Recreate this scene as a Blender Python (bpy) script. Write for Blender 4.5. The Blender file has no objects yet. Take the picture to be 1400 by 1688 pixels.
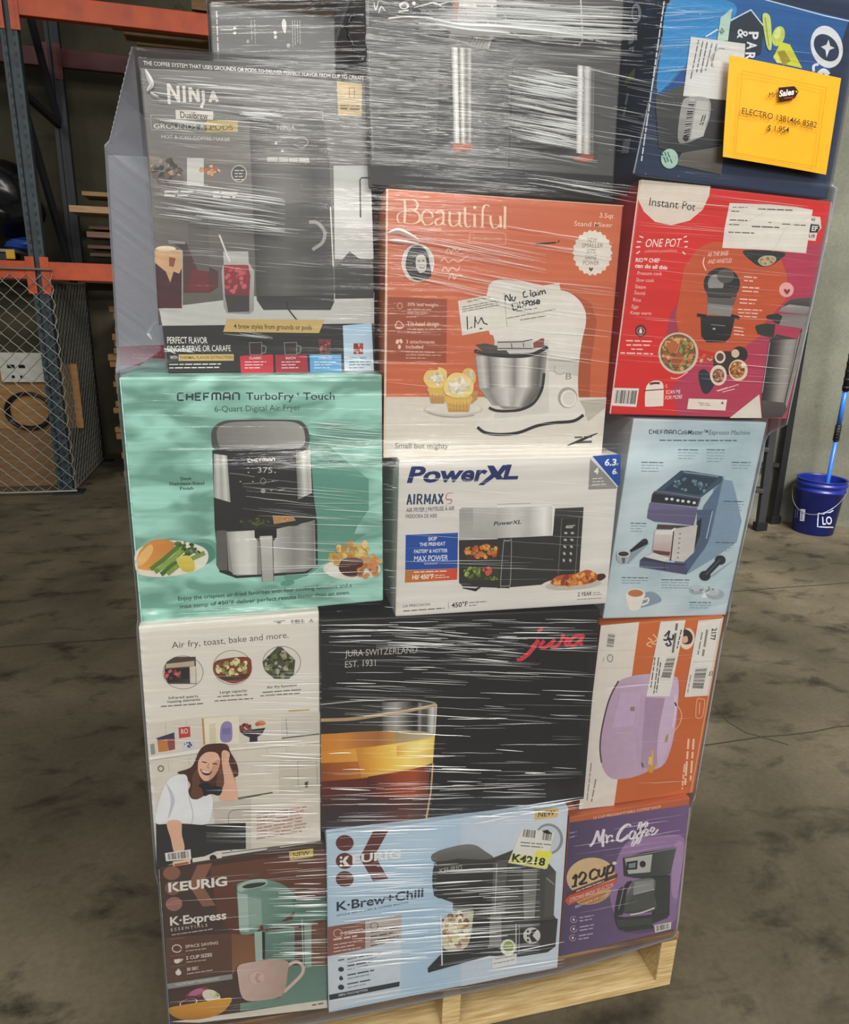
import bpy, bmesh, math, random
from mathutils import Vector, Matrix
from mathutils.geometry import tessellate_polygon

# ------------------------------------------------------------------ camera, world, lights, exposure
S = bpy.context.scene
COL = S.collection
W, H = 1400, 1688
F = 1151.22
PITCH, ROLL, YAW = 0.290636, -0.029224, 0.241570
CAM = Vector((0.0, -1.02355, 1.43417))
fw = Vector((math.sin(YAW)*math.cos(PITCH), math.cos(YAW)*math.cos(PITCH), -math.sin(PITCH)))
rt0 = Vector((math.cos(YAW), -math.sin(YAW), 0)); dn0 = fw.cross(rt0)
rt = rt0*math.cos(ROLL) + dn0*math.sin(ROLL); dn = -rt0*math.sin(ROLL) + dn0*math.cos(ROLL)
cam_d = bpy.data.cameras.new('camera'); cam = bpy.data.objects.new('camera', cam_d); COL.objects.link(cam)
up = -dn; bk = -fw
cam.matrix_world = Matrix(((rt.x, up.x, bk.x, CAM.x), (rt.y, up.y, bk.y, CAM.y), (rt.z, up.z, bk.z, CAM.z), (0, 0, 0, 1)))
cam_d.sensor_fit = 'HORIZONTAL'; cam_d.sensor_width = 36; cam_d.lens = F/W*36; cam_d.clip_start = 0.02
S.camera = cam
S.view_settings.view_transform = 'Standard'; S.view_settings.look = 'None'
S.view_settings.gamma = 1; S.view_settings.use_curve_mapping = False
S.view_settings.exposure = -0.08
S.cycles.transparent_max_bounces = 20
S.cycles.max_bounces = 6
wd = bpy.data.worlds.new('world'); S.world = wd; wd.use_nodes = True
wd.node_tree.nodes['Background'].inputs[0].default_value = (0.95, 0.97, 1.0, 1)
wd.node_tree.nodes['Background'].inputs[1].default_value = 0.17

def area(name, loc, size, power, target, color=(1, 0.97, 0.92)):
    d = bpy.data.lights.new(name, 'AREA'); d.shape = 'RECTANGLE'; d.size, d.size_y = size
    d.energy = power; d.color = color
    o = bpy.data.objects.new(name, d); COL.objects.link(o); o.location = loc
    o.rotation_euler = (Vector(target)-Vector(loc)).to_track_quat('-Z', 'Y').to_euler()
    return o
area('ceiling_lamp_a', (-2.4, -2.6, 4.2), (2.4, 0.5), 130, (0.1, 0, 0.8))
area('ceiling_lamp_b', (1.9, -2.6, 4.4), (2.4, 0.5), 100, (0.7, 0, 0.7))
area('ceiling_lamp_c', (3.3, -1.3, 4.8), (2.4, 0.5), 165, (4.2, 2.9, 0.5)).data.spread = 1.65
area('ceiling_lamp_d', (0.5, -5.6, 3.2), (3.0, 0.5), 220, (0.4, 0, 0.8))

# ------------------------------------------------------------------ helpers
def ray(x, y):
    return rt*((x-W/2)) + dn*((y-H/2)) + fw*F
def on_plane(x, y, p, n):
    d = ray(x, y); return CAM + d*((p-CAM).dot(n)/d.dot(n))
def atY(x, y, Y): return on_plane(x, y, Vector((0, Y, 0)), Vector((0, 1, 0)))
def floor_pt(x, y): return on_plane(x, y, Vector((0, 0, 0)), Vector((0, 0, 1)))
def hexl(h):
    h = h.lstrip('#'); r = []
    for i in (0, 2, 4):
        c = int(h[i:i+2], 16)/255; r.append(c/12.92 if c <= .04045 else ((c+.055)/1.055)**2.4)
    return r
def new_mat(name):
    m = bpy.data.materials.new(name); m.use_nodes = True
    nt = m.node_tree; b = nt.nodes['Principled BSDF']
    return m, nt, b
def mat(name, col, rough=.5, metal=0, noise=0, nscale=20, stretch=(1, 1, 1), bump=0, col2=None, spec=.5):
    m, nt, b = new_mat(name)
    c = hexl(col) + [1]
    b.inputs['Base Color'].default_value = c; b.inputs['Roughness'].default_value = rough
    b.inputs['Metallic'].default_value = metal; b.inputs['Specular IOR Level'].default_value = spec
    tc = nt.nodes.new('ShaderNodeTexCoord'); mp = nt.nodes.new('ShaderNodeMapping')
    mp.inputs['Scale'].default_value = stretch
    nt.links.new(tc.outputs['Object'], mp.inputs[0])
    n = nt.nodes.new('ShaderNodeTexNoise'); n.inputs['Scale'].default_value = nscale; n.inputs['Detail'].default_value = 6
    nt.links.new(mp.outputs[0], n.inputs['Vector'])
    c2 = (hexl(col2)+[1]) if col2 else [v*(1-max(noise, .06)) for v in c[:3]]+[1]
    mx = nt.nodes.new('ShaderNodeMix'); mx.data_type = 'RGBA'
    rp = nt.nodes.new('ShaderNodeValToRGB'); rp.color_ramp.elements[0].position = .35; rp.color_ramp.elements[1].position = .65
    nt.links.new(n.outputs[0], rp.inputs[0]); nt.links.new(rp.outputs[0], mx.inputs[0])
    mx.inputs[6].default_value = c; mx.inputs[7].default_value = c2
    nt.links.new(mx.outputs[2], b.inputs['Base Color'])
    if bump:
        bp = nt.nodes.new('ShaderNodeBump'); bp.inputs['Strength'].default_value = bump; bp.inputs['Distance'].default_value = .01
        nt.links.new(n.outputs[0], bp.inputs['Height']); nt.links.new(bp.outputs[0], b.inputs['Normal'])
    return m
def tag(o, label=None, cat=None, group=None, kind=None):
    if label: o['label'] = label
    if cat: o['category'] = cat
    if group: o['group'] = group
    if kind: o['kind'] = kind
    return o
def thing(name, loc, label, cat, group=None):
    o = bpy.data.objects.new(name, None); COL.objects.link(o); o.location = loc
    o.empty_display_size = .05
    return tag(o, label, cat, group)
def link(name, me, m, parent=None):
    if m: me.materials.append(m)
    o = bpy.data.objects.new(name, me); COL.objects.link(o)
    if parent:
        o.parent = parent; o.matrix_parent_inverse = Matrix.Translation(-abs_loc(parent))
    return o
def abs_loc(p): return Vector(p.location)      # parts sit at zero inside their thing
def from_bm(name, bm, m, parent=None, smooth=False):
    bmesh.ops.recalc_face_normals(bm, faces=bm.faces[:])
    me = bpy.data.meshes.new(name); bm.to_mesh(me); bm.free()
    if smooth:
        for p in me.polygons: p.use_smooth = True
    return link(name, me, m, parent)
def add_box(bm, c, s, rot=None, bev=0):
    r = bmesh.ops.create_cube(bm, size=1)
    vs = r['verts']
    M = Matrix.Translation(Vector(c)) @ (rot.to_4x4() if rot else Matrix()) @ Matrix.Diagonal((s[0], s[1], s[2], 1))
    bmesh.ops.transform(bm, matrix=M, verts=vs)
    if bev:
        es = list({e for v in vs for e in v.link_edges})
        bmesh.ops.bevel(bm, geom=es, offset=bev, segments=2, affect='EDGES', profile=.6)
def add_tube(bm, a, b, r, r2=None, seg=10, caps=True):
    a, b = Vector(a), Vector(b); d = b-a
    q = d.to_track_quat('Z', 'Y').to_matrix().to_4x4()
    M = Matrix.Translation((a+b)/2) @ q
    bmesh.ops.create_cone(bm, cap_ends=caps, segments=seg, radius1=r, radius2=r if r2 is None else r2, depth=d.length, matrix=M)
def add_path(bm, pts, r, seg=8, closed=False):
    pts = [Vector(p) for p in pts]; n = len(pts); rings = []
    for i, p in enumerate(pts):
        if closed: d = pts[(i+1) % n]-pts[i-1]
        else: d = pts[min(i+1, n-1)]-pts[max(i-1, 0)]
        q = d.to_track_quat('Z', 'Y').to_matrix()
        rings.append([bm.verts.new(p+q @ Vector((math.cos(t*2*math.pi/seg)*r, math.sin(t*2*math.pi/seg)*r, 0))) for t in range(seg)])
    for i in range(n if closed else n-1):
        A, B = rings[i], rings[(i+1) % n]
        for t in range(seg): bm.faces.new((A[t], A[(t+1) % seg], B[(t+1) % seg], B[t]))
    if not closed:
        bm.faces.new(rings[0][::-1]); bm.faces.new(rings[-1])
def box_obj(name, c, s, m, parent=None, rot=None, bev=0):
    bm = bmesh.new(); add_box(bm, c, s, rot, bev); return from_bm(name, bm, m, parent)
def lathe(bm, prof, c, seg=40):
    rings = []
    for r, z in prof:
        rings.append([bm.verts.new((c[0]+r*math.cos(t*2*math.pi/seg), c[1]+r*math.sin(t*2*math.pi/seg), c[2]+z)) for t in range(seg)])
    for A, B in zip(rings, rings[1:]):
        for t in range(seg): bm.faces.new((A[t], A[(t+1) % seg], B[(t+1) % seg], B[t]))
    return rings

# printed inks: one material, the ink colour is a mesh attribute
def ink_material(name, rough=.45):
    m, nt, b = new_mat(name)
    a = nt.nodes.new('ShaderNodeAttribute'); a.attribute_name = 'ink'
    n = nt.nodes.new('ShaderNodeTexNoise'); n.inputs['Scale'].default_value = 60; n.inputs['Detail'].default_value = 4
    tc = nt.nodes.new('ShaderNodeTexCoord'); nt.links.new(tc.outputs['Object'], n.inputs['Vector'])
    mr = nt.nodes.new('ShaderNodeMapRange'); mr.inputs['To Min'].default_value = .9; mr.inputs['To Max'].default_value = 1.06
    nt.links.new(n.outputs[0], mr.inputs[0])
    mx = nt.nodes.new('ShaderNodeMix'); mx.data_type = 'RGBA'; mx.blend_type = 'MULTIPLY'; mx.inputs[0].default_value = 1
    nt.links.new(a.outputs['Color'], mx.inputs[6]); nt.links.new(mr.outputs[0], mx.inputs[7])
    nt.links.new(mx.outputs[2], b.inputs['Base Color']); b.inputs['Roughness'].default_value = rough
    b.inputs['Specular IOR Level'].default_value = .35
    return m
INK = ink_material('printed_ink')

# text glyph cache from the built-in font
_txt = {}
def text_mesh(s, bold):
    k = (s, bold)
    if k in _txt: return _txt[k]
    c = bpy.data.curves.new('t', 'FONT'); c.body = s; c.size = 1; c.resolution_u = 3; c.offset = bold
    o = bpy.data.objects.new('t', c); COL.objects.link(o)
    dg = bpy.context.evaluated_depsgraph_get(); dg.update()
    ev = o.evaluated_get(dg); me = ev.to_mesh()
    vs = [(v.co.x, v.co.y) for v in me.vertices]; fs = [tuple(p.vertices) for p in me.polygons]
    ev.to_mesh_clear(); bpy.data.objects.remove(o); bpy.data.curves.remove(c)
    _txt[k] = (vs, fs); return _txt[k]
CAP = None
def P_(s):
    if isinstance(s, str):
        return [tuple(float(v) for v in q.split(',')) for q in s.split()]
    return list(s)
def crom(pts, closed=False, n=6):
    N = len(pts)
    if N < 3: return pts
    out = []
    for i in range(N if closed else N-1):
        if closed: p0, p1, p2, p3 = pts[i-1], pts[i], pts[(i+1) % N], pts[(i+2) % N]
        else: p0, p1, p2, p3 = pts[max(i-1, 0)], pts[i], pts[i+1], pts[min(i+2, N-1)]
        for k in range(n):
            t = k/n; r = []
            for a in (0, 1):
                r.append(.5*(2*p1[a]+(p2[a]-p0[a])*t+(2*p0[a]-5*p1[a]+4*p2[a]-p3[a])*t*t+(3*p1[a]-p0[a]-3*p2[a]+p3[a])*t**3))
            out.append(tuple(r))
    if not closed: out.append(pts[-1])
    return out
CROPS = dict(C1=(0, 0, 3.517), C2=(0, 420, 3.837), C3=(170, 80, 5.6), C4=(380, 80, 5.385), C5=(200, 330, 5.446), C6=(400, 330, 5.385),
  C7=(320, 0, 3.889), C8=(580, 0, 5.446), D1=(800, 0, 5.277), D2=(1020, 0, 3.684), D3=(1180, 80, 6.364), D4=(620, 300, 6.364),
  D5=(820, 300, 6.087), D6=(620, 520, 6.364), D7=(820, 520, 6.087), D8=(1000, 280, 7), E1=(1190, 280, 6.667), E2=(1000, 490, 7),
  E3=(1180, 490, 6.364), E4=(180, 600, 5.833), E5=(400, 600, 5.6), E6=(180, 820, 5.833), E7=(400, 820, 5.6), E8=(630, 740, 6.03),
  G1=(820, 740, 6.03), G2=(990, 670, 4.828), G3=(990, 840, 4.828), G4=(210, 1000, 4.242), G5=(220, 1180, 4.375), G6=(510, 1000, 4.441),
  G7=(740, 1000, 4.688), G8=(940, 1000, 4.822), H1=(240, 1390, 4.516), H2=(520, 1350, 4.996), H3=(680, 1330, 5.385), H4=(910, 1310, 5.833),
  H6=(1200, 560, 4.965), PX=(0, 0, 1))
class Art:
    """Printed matter on one real carton face; coordinates are read off the photo and laid on that face's plane."""
    def __init__(s, parent, point, normal, upv=None, hit=None, mat=None):
        s.parent, s.pt, s.n = parent, Vector(point), Vector(normal).normalized()
        s.hit = hit or (lambda x, y: on_plane(x, y, s.pt, s.n))
        s.up = (upv or Vector((0, 0, 1))).normalized(); s.mat = mat or INK
        s.z('PX'); s.parts = {}; s.cur = None; s.boxes = []; s.rng = random.Random(7); s.step = .00009; s.base = 1; s.labels = {}
    def z(s, k): s.ox, s.oy, s.sc = CROPS[k]; return s
    def part(s, name, label=None):
        s.cur = s.parts.setdefault(name, []); s.labels[name] = label; return s
    def px(s, q): return (s.ox+q[0]/s.sc, s.oy+q[1]/s.sc)
    def lvl(s, pts):
        x0 = min(p[0] for p in pts); x1 = max(p[0] for p in pts); y0 = min(p[1] for p in pts); y1 = max(p[1] for p in pts)
        L = s.base
        for (a, b, c, d, l) in s.boxes:
            if a < x1 and b > x0 and c < y1 and d > y0 and l >= L: L = l+1
        s.boxes.append((x0, x1, y0, y1, L)); s.bb = (x0, x1, y0, y1); return L*s.step
    def emit(s, P3, faces, cols, off):
        s.cur.append((s.bb, [p+s.nrm(p)*off for p in P3], faces, cols))
    def nrm(s, p): return s.n
    def p(s, col, pts, col2=None, ax=(0, 1), raw=False):
        q = P_(pts); q = q if raw else [s.px(a) for a in q]
        c = hexl(col)
        if col2:
            d = hexl(col2); t = [a[0]*ax[0]+a[1]*ax[1] for a in q]; lo, hi = min(t), max(t)
            cols = [[c[i]+(d[i]-c[i])*((v-lo)/(hi-lo+1e-9)) for i in range(3)]+[1] for v in t]
        else: cols = [c+[1]]*len(q)
        tri = tessellate_polygon([[Vector((a[0], a[1], 0)) for a in q]])
        s.emit([s.hit(*a) for a in q], [tuple(t) for t in tri], cols, s.lvl(q)); return s
    def s(s, *a, **k): raise NotImplementedError
    def sm(s, col, pts, col2=None, ax=(0, 1), n=5):
        return s.p(col, crom(P_(pts), True, n), col2, ax)
    def e(s, col, cx, cy, rx, ry, rot=0, col2=None, ax=(0, 1), n=28):
        c, k = math.cos(math.radians(rot)), math.sin(math.radians(rot))
        return s.p(col, [(cx+rx*math.cos(t)*c-ry*math.sin(t)*k, cy+rx*math.cos(t)*k+ry*math.sin(t)*c) for t in (i*2*math.pi/n for i in range(n))], col2, ax)
    def l(s, col, w, pts, smooth=False, nib=None, con=.3, closed=False, taper=False, dirw=None):
        q = P_(pts)
        if smooth: q = crom(q, closed)
        if closed and not smooth: q = q+[q[0]]
        elif closed: q = q+[q[0]]
        L, R = [], []; n = len(q)
        for i, a in enumerate(q):
            A, B = q[max(i-1, 0)], q[min(i+1, n-1)]
            if closed and i in (0, n-1): A, B = q[n-2], q[1]
            dx, dy = B[0]-A[0], B[1]-A[1]; m = math.hypot(dx, dy) or 1
            ww = w
            if nib is not None:
                an = math.atan2(dy, dx); ww = w*(con+(1-con)*abs(math.sin(an-math.radians(nib))))
            if taper: ww *= .25+.75*math.sin(math.pi*min(max(i/(n-1), .02), .98))
            L.append((a[0]-dy/m*ww/2, a[1]+dx/m*ww/2)); R.append((a[0]+dy/m*ww/2, a[1]-dx/m*ww/2))
        pts2 = [s.px(v) for v in L+R[::-1]]
        fs = [(i, i+1, 2*n-2-i, 2*n-1-i) for i in range(n-1)]
        L_ = s.lvl(pts2); s.emit([s.hit(*v) for v in pts2], fs, [hexl(col)+[1]]*(2*n), L_); return s
    def t(s, col, txt, x0, y0, x1, y1, h, bold=.0, shear=0):
        global CAP
        if any(ch in 'MWN' for ch in txt): bold *= .3
        vs, fs = text_mesh(txt, round(bold, 4))
        if CAP is None: CAP = max(v[1] for v in text_mesh('H', 0)[0])
        xs = [v[0] for v in vs]; a, b = min(xs), max(xs)
        p0, p1 = s.px((x0, y0)), s.px((x1, y1))
        A, B = s.hit(*p0), s.hit(*p1); hp = h/s.sc
        dx, dy = p1[0]-p0[0], p1[1]-p0[1]; m = math.hypot(dx, dy)
        up3 = s.up; ux, uy = dy/m, -dx/m
        T = s.hit(p0[0]+ux*hp, p0[1]+uy*hp)-A
        U3 = (B-A)
        # upright direction on the face: perpendicular in the face to the text line, blended with the face's own vertical
        e = U3.normalized(); v3 = (T-e*T.dot(e)); hm = v3.length
        v3 = v3.normalized()
        if abs(e.dot(up3)) < .35:
            g = (up3-s.n*up3.dot(s.n)); g = g.normalized() if g.dot(v3) > 0 else -g.normalized()
            v3 = (v3*.3+g*.7).normalized()
        if s.hit_curved:
            P3 = [s.hit(p0[0]+dx*(v[0]-a)/(b-a)+ux*hp*v[1]/CAP, p0[1]+dy*(v[0]-a)/(b-a)+uy*hp*v[1]/CAP) for v in vs]
        else:
            P3 = [A+U3*((v[0]-a)/(b-a)+shear*(v[1]/CAP)*hm/U3.length)+v3*(hm*v[1]/CAP) for v in vs]
        off = s.lvl([p0, p1, (p0[0]+ux*hp, p0[1]+uy*hp), (p1[0]+ux*hp, p1[1]+uy*hp)])
        s.emit(P3, fs, [hexl(col)+[1]]*len(vs), off); return s
    hit_curved = False
    def q(s, quad, cols, v=False):
        """a four-cornered printed area shading through several ink tones, left to right (or top to bottom)"""
        Q = P_(quad); cs = cols.split(); n = len(cs)
        ls = []
        for i in range(n):
            u = i/(n-1)
            if v: A, B = [tuple(Q[x][k]*(1-u)+Q[y][k]*u for k in (0, 1)) for x, y in ((0, 3), (1, 2))]
            else: A, B = [tuple(Q[x][k]*(1-u)+Q[y][k]*u for k in (0, 1)) for x, y in ((0, 1), (3, 2))]
            ls += [s.px(A), s.px(B)]
        L_ = s.lvl(ls); s.emit([s.hit(*w) for w in ls], [(2*i, 2*i+2, 2*i+3, 2*i+1) for i in range(n-1)], [hexl(x)+[1] for x in cs for _ in (0, 1)], L_); return s
    def block(s, col, w, x0, y0, x1, y1, h):
        """square-shouldered capitals of the air fryer maker, drawn as strokes"""
        G = dict(C='1,0 .15,0 0,.15 0,.85 .15,1 1,1', H='0,0 0,1|1,0 1,1|0,.5 1,.5', E='1,0 0,0 0,1 1,1|0,.5 .85,.5', F='1,0 0,0 0,1|0,.5 .85,.5', M='0,1 0,.15 .12,0 .88,0 1,.15 1,1|.5,0 .5,1', A='0,1 0,.2 .15,0 .85,0 1,.2 1,1|0,.6 1,.6', N='0,1 0,.15 .15,0 .85,0 1,.15 1,1')
        W_ = [.8, .8, .72, .72, 1.15, .85, .85]; tot = sum(W_)+.42*6; x = 0
        for ch, cw in zip('CHEFMAN', W_):
            for st in G[ch].split('|'):
                s.l(col, w, [(x0+(x1-x0)*(x+px_*cw)/tot, y0+(y1-y0)*(x+px_*cw)/tot-h*(1-py_)) for px_, py_ in P_(st)])
            x += cw+.42
        return s
    def g(s, col, x0, y0, x1, y1, h, rows=1, dy=0, dx=0, rag=.3):
        """unreadably small print: rows of word-length strokes"""
        R = s.rng
        for r in range(rows):
            ax, ay, bx, by = x0+dx*r, y0+dy*r, x1+dx*r, y1+dy*r
            end = 1-R.random()*rag if r else 1; t = 0; L = math.hypot(bx-ax, by-ay)
            nx, ny = (by-ay)/L, -(bx-ax)/L
            quads = []
            while t < end-.02:
                w = min(R.uniform(1.2, 4)*h*1.3/L, end-t)
                for lo, hi, hh in ((t, t+w, .52),):
                    P0 = (ax+(bx-ax)*lo, ay+(by-ay)*lo); P1 = (ax+(bx-ax)*hi, ay+(by-ay)*hi)
                    quads.append([P0, P1, (P1[0]+nx*h*hh, P1[1]+ny*h*hh), (P0[0]+nx*h*hh, P0[1]+ny*h*hh)])
                t += w+.55*h/L
            al = [s.px(v) for q in quads for v in q]
            s.emit([s.hit(*v) for v in al], [tuple(range(4*i, 4*i+4)) for i in range(len(quads))], [hexl(col)+[1]]*len(al), s.lvl(al))
        return s
    def b(s, cols, cx, cy, rx, ry, n, size, rot=0, seed=1):
        R = random.Random(seed); c, k = math.cos(math.radians(rot)), math.sin(math.radians(rot))
        cols = cols.split()
        for i in range(n):
            r = math.sqrt(R.random()); t = R.random()*6.283
            x, y = rx*r*math.cos(t), ry*r*math.sin(t)
            s.e(R.choice(cols), cx+x*c-y*k, cy+x*k+y*c, size*R.uniform(.5, 1.2), size*R.uniform(.4, .9), R.random()*180, n=9)
        return s
    def bar(s, pts, n=22, col='#e2ded6', ink='#2c2c2c', along=0, lo=.12, hi=.85, seed=3):
        q = P_(pts); s.p(col, q); R = random.Random(seed)
        def bl(u, v):
            if along: u, v = v, u
            return tuple((q[0][i]*(1-u)+q[1][i]*u)*(1-v)+(q[3][i]*(1-u)+q[2][i]*u)*v for i in (0, 1))
        u = .08; quads = []
        while u < .9:
            w = R.choice((.01, .015, .03))*22/n
            quads += [bl(u, lo), bl(u+w, lo), bl(u+w, hi), bl(u, hi)]; u += w+R.choice((.012, .02, .03))*22/n
        al = [s.px(v) for v in quads]
        s.emit([s.hit(*v) for v in al], [tuple(range(4*i, 4*i+4)) for i in range(len(al)//4)], [hexl(ink)+[1]]*len(al), s.lvl(al)); return s
    def done(s, gap=7):
        for nm, prims in s.parts.items():
            grp = list(range(len(prims)))       # printed pieces that stand apart become parts of their own
            def root(i):
                while grp[i] != i: i = grp[i]
                return i
            for i in range(len(prims)):
                A = prims[i][0]
                for k in range(i):
                    B = prims[k][0]
                    if A[0]-gap < B[1] and A[1]+gap > B[0] and A[2]-gap < B[3] and A[3]+gap > B[2]:
                        r1, r2 = root(i), root(k)
                        if r1 != r2: grp[max(r1, r2)] = min(r1, r2)
            sets = {}
            for i in range(len(prims)): sets.setdefault(root(i), []).append(prims[i])
            for ps in sets.values():
                V, Fc, C = [], [], []
                for (_, v, f, c) in ps:
                    k = len(V); V.extend(v); Fc.extend([tuple(i+k for i in q) for q in f]); C.extend(c)
                n_ = nm.strip('.'); me = bpy.data.meshes.new(n_); me.from_pydata(V, [], Fc)
                at = me.color_attributes.new('ink', 'FLOAT_COLOR', 'POINT')
                at.data.foreach_set('color', [x for q in C for x in q])
                o = link(n_, me, s.mat, s.parent)
                if s.labels.get(nm): o['label'] = s.labels[nm]

FOOT = []   # (zlo, zhi, footprint) of every wrapped carton, for the film
def carton(quad, Y, depth, m, label, name='appliance_carton', yaw=0, bev=.0025, cat='box'):
    """a printed carton whose front face sits on the plane through y=Y (yawed), corners TL TR BR BL read off the photo"""
    n = Vector((math.sin(math.radians(yaw)), -math.cos(math.radians(yaw)), 0))
    c0 = atY(*quad[3], Y); pt = Vector((c0.x, Y, 0))
    Q = [on_plane(*q, pt, n) for q in quad]
    t = thing(name, (Q[3]+Q[2])/2, label, cat)
    bm = bmesh.new()
    f = [bm.verts.new(q) for q in Q]; b = [bm.verts.new(q-n*depth) for q in Q]
    bm.faces.new(f); bm.faces.new(b[::-1])
    for i in range(4): bm.faces.new((f[i], b[i], b[(i+1) % 4], f[(i+1) % 4]))
    bmesh.ops.bevel(bm, geom=bm.edges[:], offset=bev, segments=2, affect='EDGES', profile=.6)
    from_bm('carton_body', bm, m, t)
    foot = [(q.x, q.y) for q in Q]+[(q.x-n.x*depth, q.y-n.y*depth) for q in Q]
    FOOT.append((min(q.z for q in Q), max(q.z for q in Q), foot, Q, n, depth))
    a = Art(t, pt, n, upv=(Q[0]-Q[3]))
    return t, a, Q, n
# ------------------------------------------------------------------ the cartons and what is printed on them
WHITE, CREAM, BLK, GREY = '#e0dcd2', '#ded6c8', '#1d1d1c', '#8d8b86'
# tall gaming-dark coffee maker carton, top left
t, a, Q, n = carton([(228, 95), (607, 130), (618, 611), (274, 614)], .045, .26, mat('charcoal_print', '#625f5a', .4, noise=.2, nscale=9),
    'dark grey coffee maker carton with a black machine pictured, standing on the teal carton')
a.part('product_picture')
a.p('#76736c', '245,250 411,205 424,520 262,536', '#5a5650')
a.p('#bfc1bb', '262,508 424,488 617,482 617,538 268,538').p('#c9ccc7', '550,273 611,273 616,427 552,427')
a.z('C6').p('#4a4a47', '820,600 890,520 950,455 1040,520 1160,530 1165,870 820,875', '#343432').l('#9a9b97', 14, '875,570 1155,580')
a.z('C4').l('#454541', 14, '1155,1500 1150,1165 1165,1148 1235,1148')
a.z('PX').p('#5c5b57', '411,199 534,199 543,266 549,440 551,493 545,510 435,511 423,492', '#3b3b39')
a.q('411,199 534,199 545,330 417,340', '#4a4946 #6b6a66 #73726d #63625e #4c4b48 #595854').q('417,340 545,330 549,490 424,490', '#3c3b39 #55544f #5d5c57 #4b4a47 #3f3e3b #4a4946')
a.z('C6').l('#9c9b97', 30, '590,195 660,200 715,255 730,310 705,380 620,440', smooth=True).l('#33332f', 14, '130,880 185,965 780,968 812,890').p('#2b2b29', '130,850 805,850 790,960 190,962', '#3c3c39')
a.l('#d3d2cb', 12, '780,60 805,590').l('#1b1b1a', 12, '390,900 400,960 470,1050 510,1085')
a.z('C4').t('#c9c7c0', 'NINJA', 415, 720, 575, 722, 40, .01).p('#bdbbb4', '325,965 700,970 700,1015 325,1005').l('#72716c', 6, '425,965 425,1010').l('#72716c', 6, '515,965 515,1010').l('#72716c', 6, '605,965 605,1010')
a.e('#d8d6cf', 405, 840, 12, 12).e('#d8d6cf', 460, 910, 13, 10).l('#a3a29d', 8, '560,800 640,790 690,830 640,880 560,850', smooth=True)
a.l('#b8b7b1', 7, '395,560 820,560 820,640')
a.z('PX').part('food_picture')
a.z('C5').p('#3c3230', '415,350 580,370 640,520 870,640 870,780 800,830 560,830 555,450', '#5a2a28').p('#8d8a84', '420,355 575,372 575,395 425,390').p('#5d5a55', '600,140 780,150 790,640 690,640 600,420')
a.p('#6d2428', '640,620 780,640 790,815 600,825').p('#34161a', '300,470 550,470 548,970 330,970', '#4a1c20').p('#caa27a', '300,450 548,460 548,600 520,660 470,640 440,740 400,640 300,560').e('#e3cfae', 400, 435, 90, 24).p('#8a4a2e', '430,510 490,520 470,600 430,590').l('#cfc8c0', 10, '305,440 545,455').l('#b6afa8', 8, '548,460 548,968')
a.p('#bdbab4', '330,970 550,970 545,1000 400,1010 340,995')
a.p('#b9bab4', '915,460 1140,460 1145,560 1195,640 1190,990 1150,1022 950,1012 920,960 900,640 920,570', '#8e8f8a').p('#9c2b35', '920,580 1140,580 1160,680 1150,860 930,850', '#6d2530').b('#b8464f #7c1f2a #c25a60', 1030, 720, 100, 120, 26, 30).p('#3a3533', '930,850 1150,860 1150,1000 960,1005')
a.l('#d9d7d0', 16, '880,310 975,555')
a.z('C3').p('#8a8378', '430,990 520,1000 530,1120 740,1160 740,1280 500,1250', '#4b463f').b('#2d2a26 #6e5a48 #a58d72 #3c3733', 590, 1130, 150, 120, 34, 32).p('#c4c5bf', '775,1010 930,1012 930,1270 775,1265').b('#a8613c #c98a5a #8a4a30 #d8b08a', 990, 1130, 95, 55, 26, 20)
a.part('badge').e('#b6b5ae', 1255, 1155, 74, 80).e('#46443f', 1255, 1155, 64, 70).g('#cfcdc6', 1215, 1130, 1300, 1130, 16, 4, 28)
a.z('C4').p('#cdb685', '945,290 1170,300 1165,600 955,595').l('#7a6a45', 8, '1055,350 1100,350 1100,440 1055,440', closed=True).g('#75643f', 975, 540, 1145, 550, 34, 1).g('#75643f', 975, 510, 1145, 515, 18, 1)
a.z('C3').part('lettering').p('#2a2a28', '318,85 1400,130 1400,215 330,185').z('PX').p('#2d2d2b', '420,103 606,131 607,140 420,118')
a.t('#e4e1d9', 'THE COFFEE SYSTEM THAT USES GROUNDS OR PODS TO DELIVER PERFECT FLAVOR FROM CUP TO CARAFE', 237, 107, 600, 132, 6.5, .012)
a.z('C3')
for st in ('612,512 600,322', '603,330 703,492', '700,498 690,345', '752,497 745,345', '808,493 800,358', '803,365 880,488', '884,495 872,375', '922,385 930,490 905,548', '985,495 1018,395', '1012,395 1058,492', '1000,462 1045,460'):
    a.l('#e6e3da', 27, st)
a.p('#dcd7c9', '668,565 1018,580 1015,658 672,652').t('#33322f', 'DualBrew', 715, 640, 970, 654, 58, .01)
a.l('#b5b2aa', 6, '440,612 660,620').l('#b5b2aa', 6, '440,612 445,750 950,765').t('#e0ddd4', 'GROUNDS &', 470, 738, 945, 748, 44, .012).p('#c6b06c', '955,662 1245,668 1245,770 955,772').t('#5a4a24', 'PODS', 990, 748, 1200, 752, 44, .014).t('#cfccc4', 'HOT & ICED COFFEE MAKER', 540, 826, 1175, 856, 30, .008)
a.g('#e0ddd6', 565, 1330, 830, 1330, 34, 2, 36).g('#e0ddd6', 1015, 1335, 1240, 1345, 34, 2, 40)
a.z('PX').p('#23221f', '268,537 617,533 618,612 278,614')
a.p('#c7aa68', '374,526 535,527 526,549 368,547').t('#3d3218', '4 brew styles from grounds or pods', 386, 541.5, 514, 543.5, 8, .01)
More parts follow.
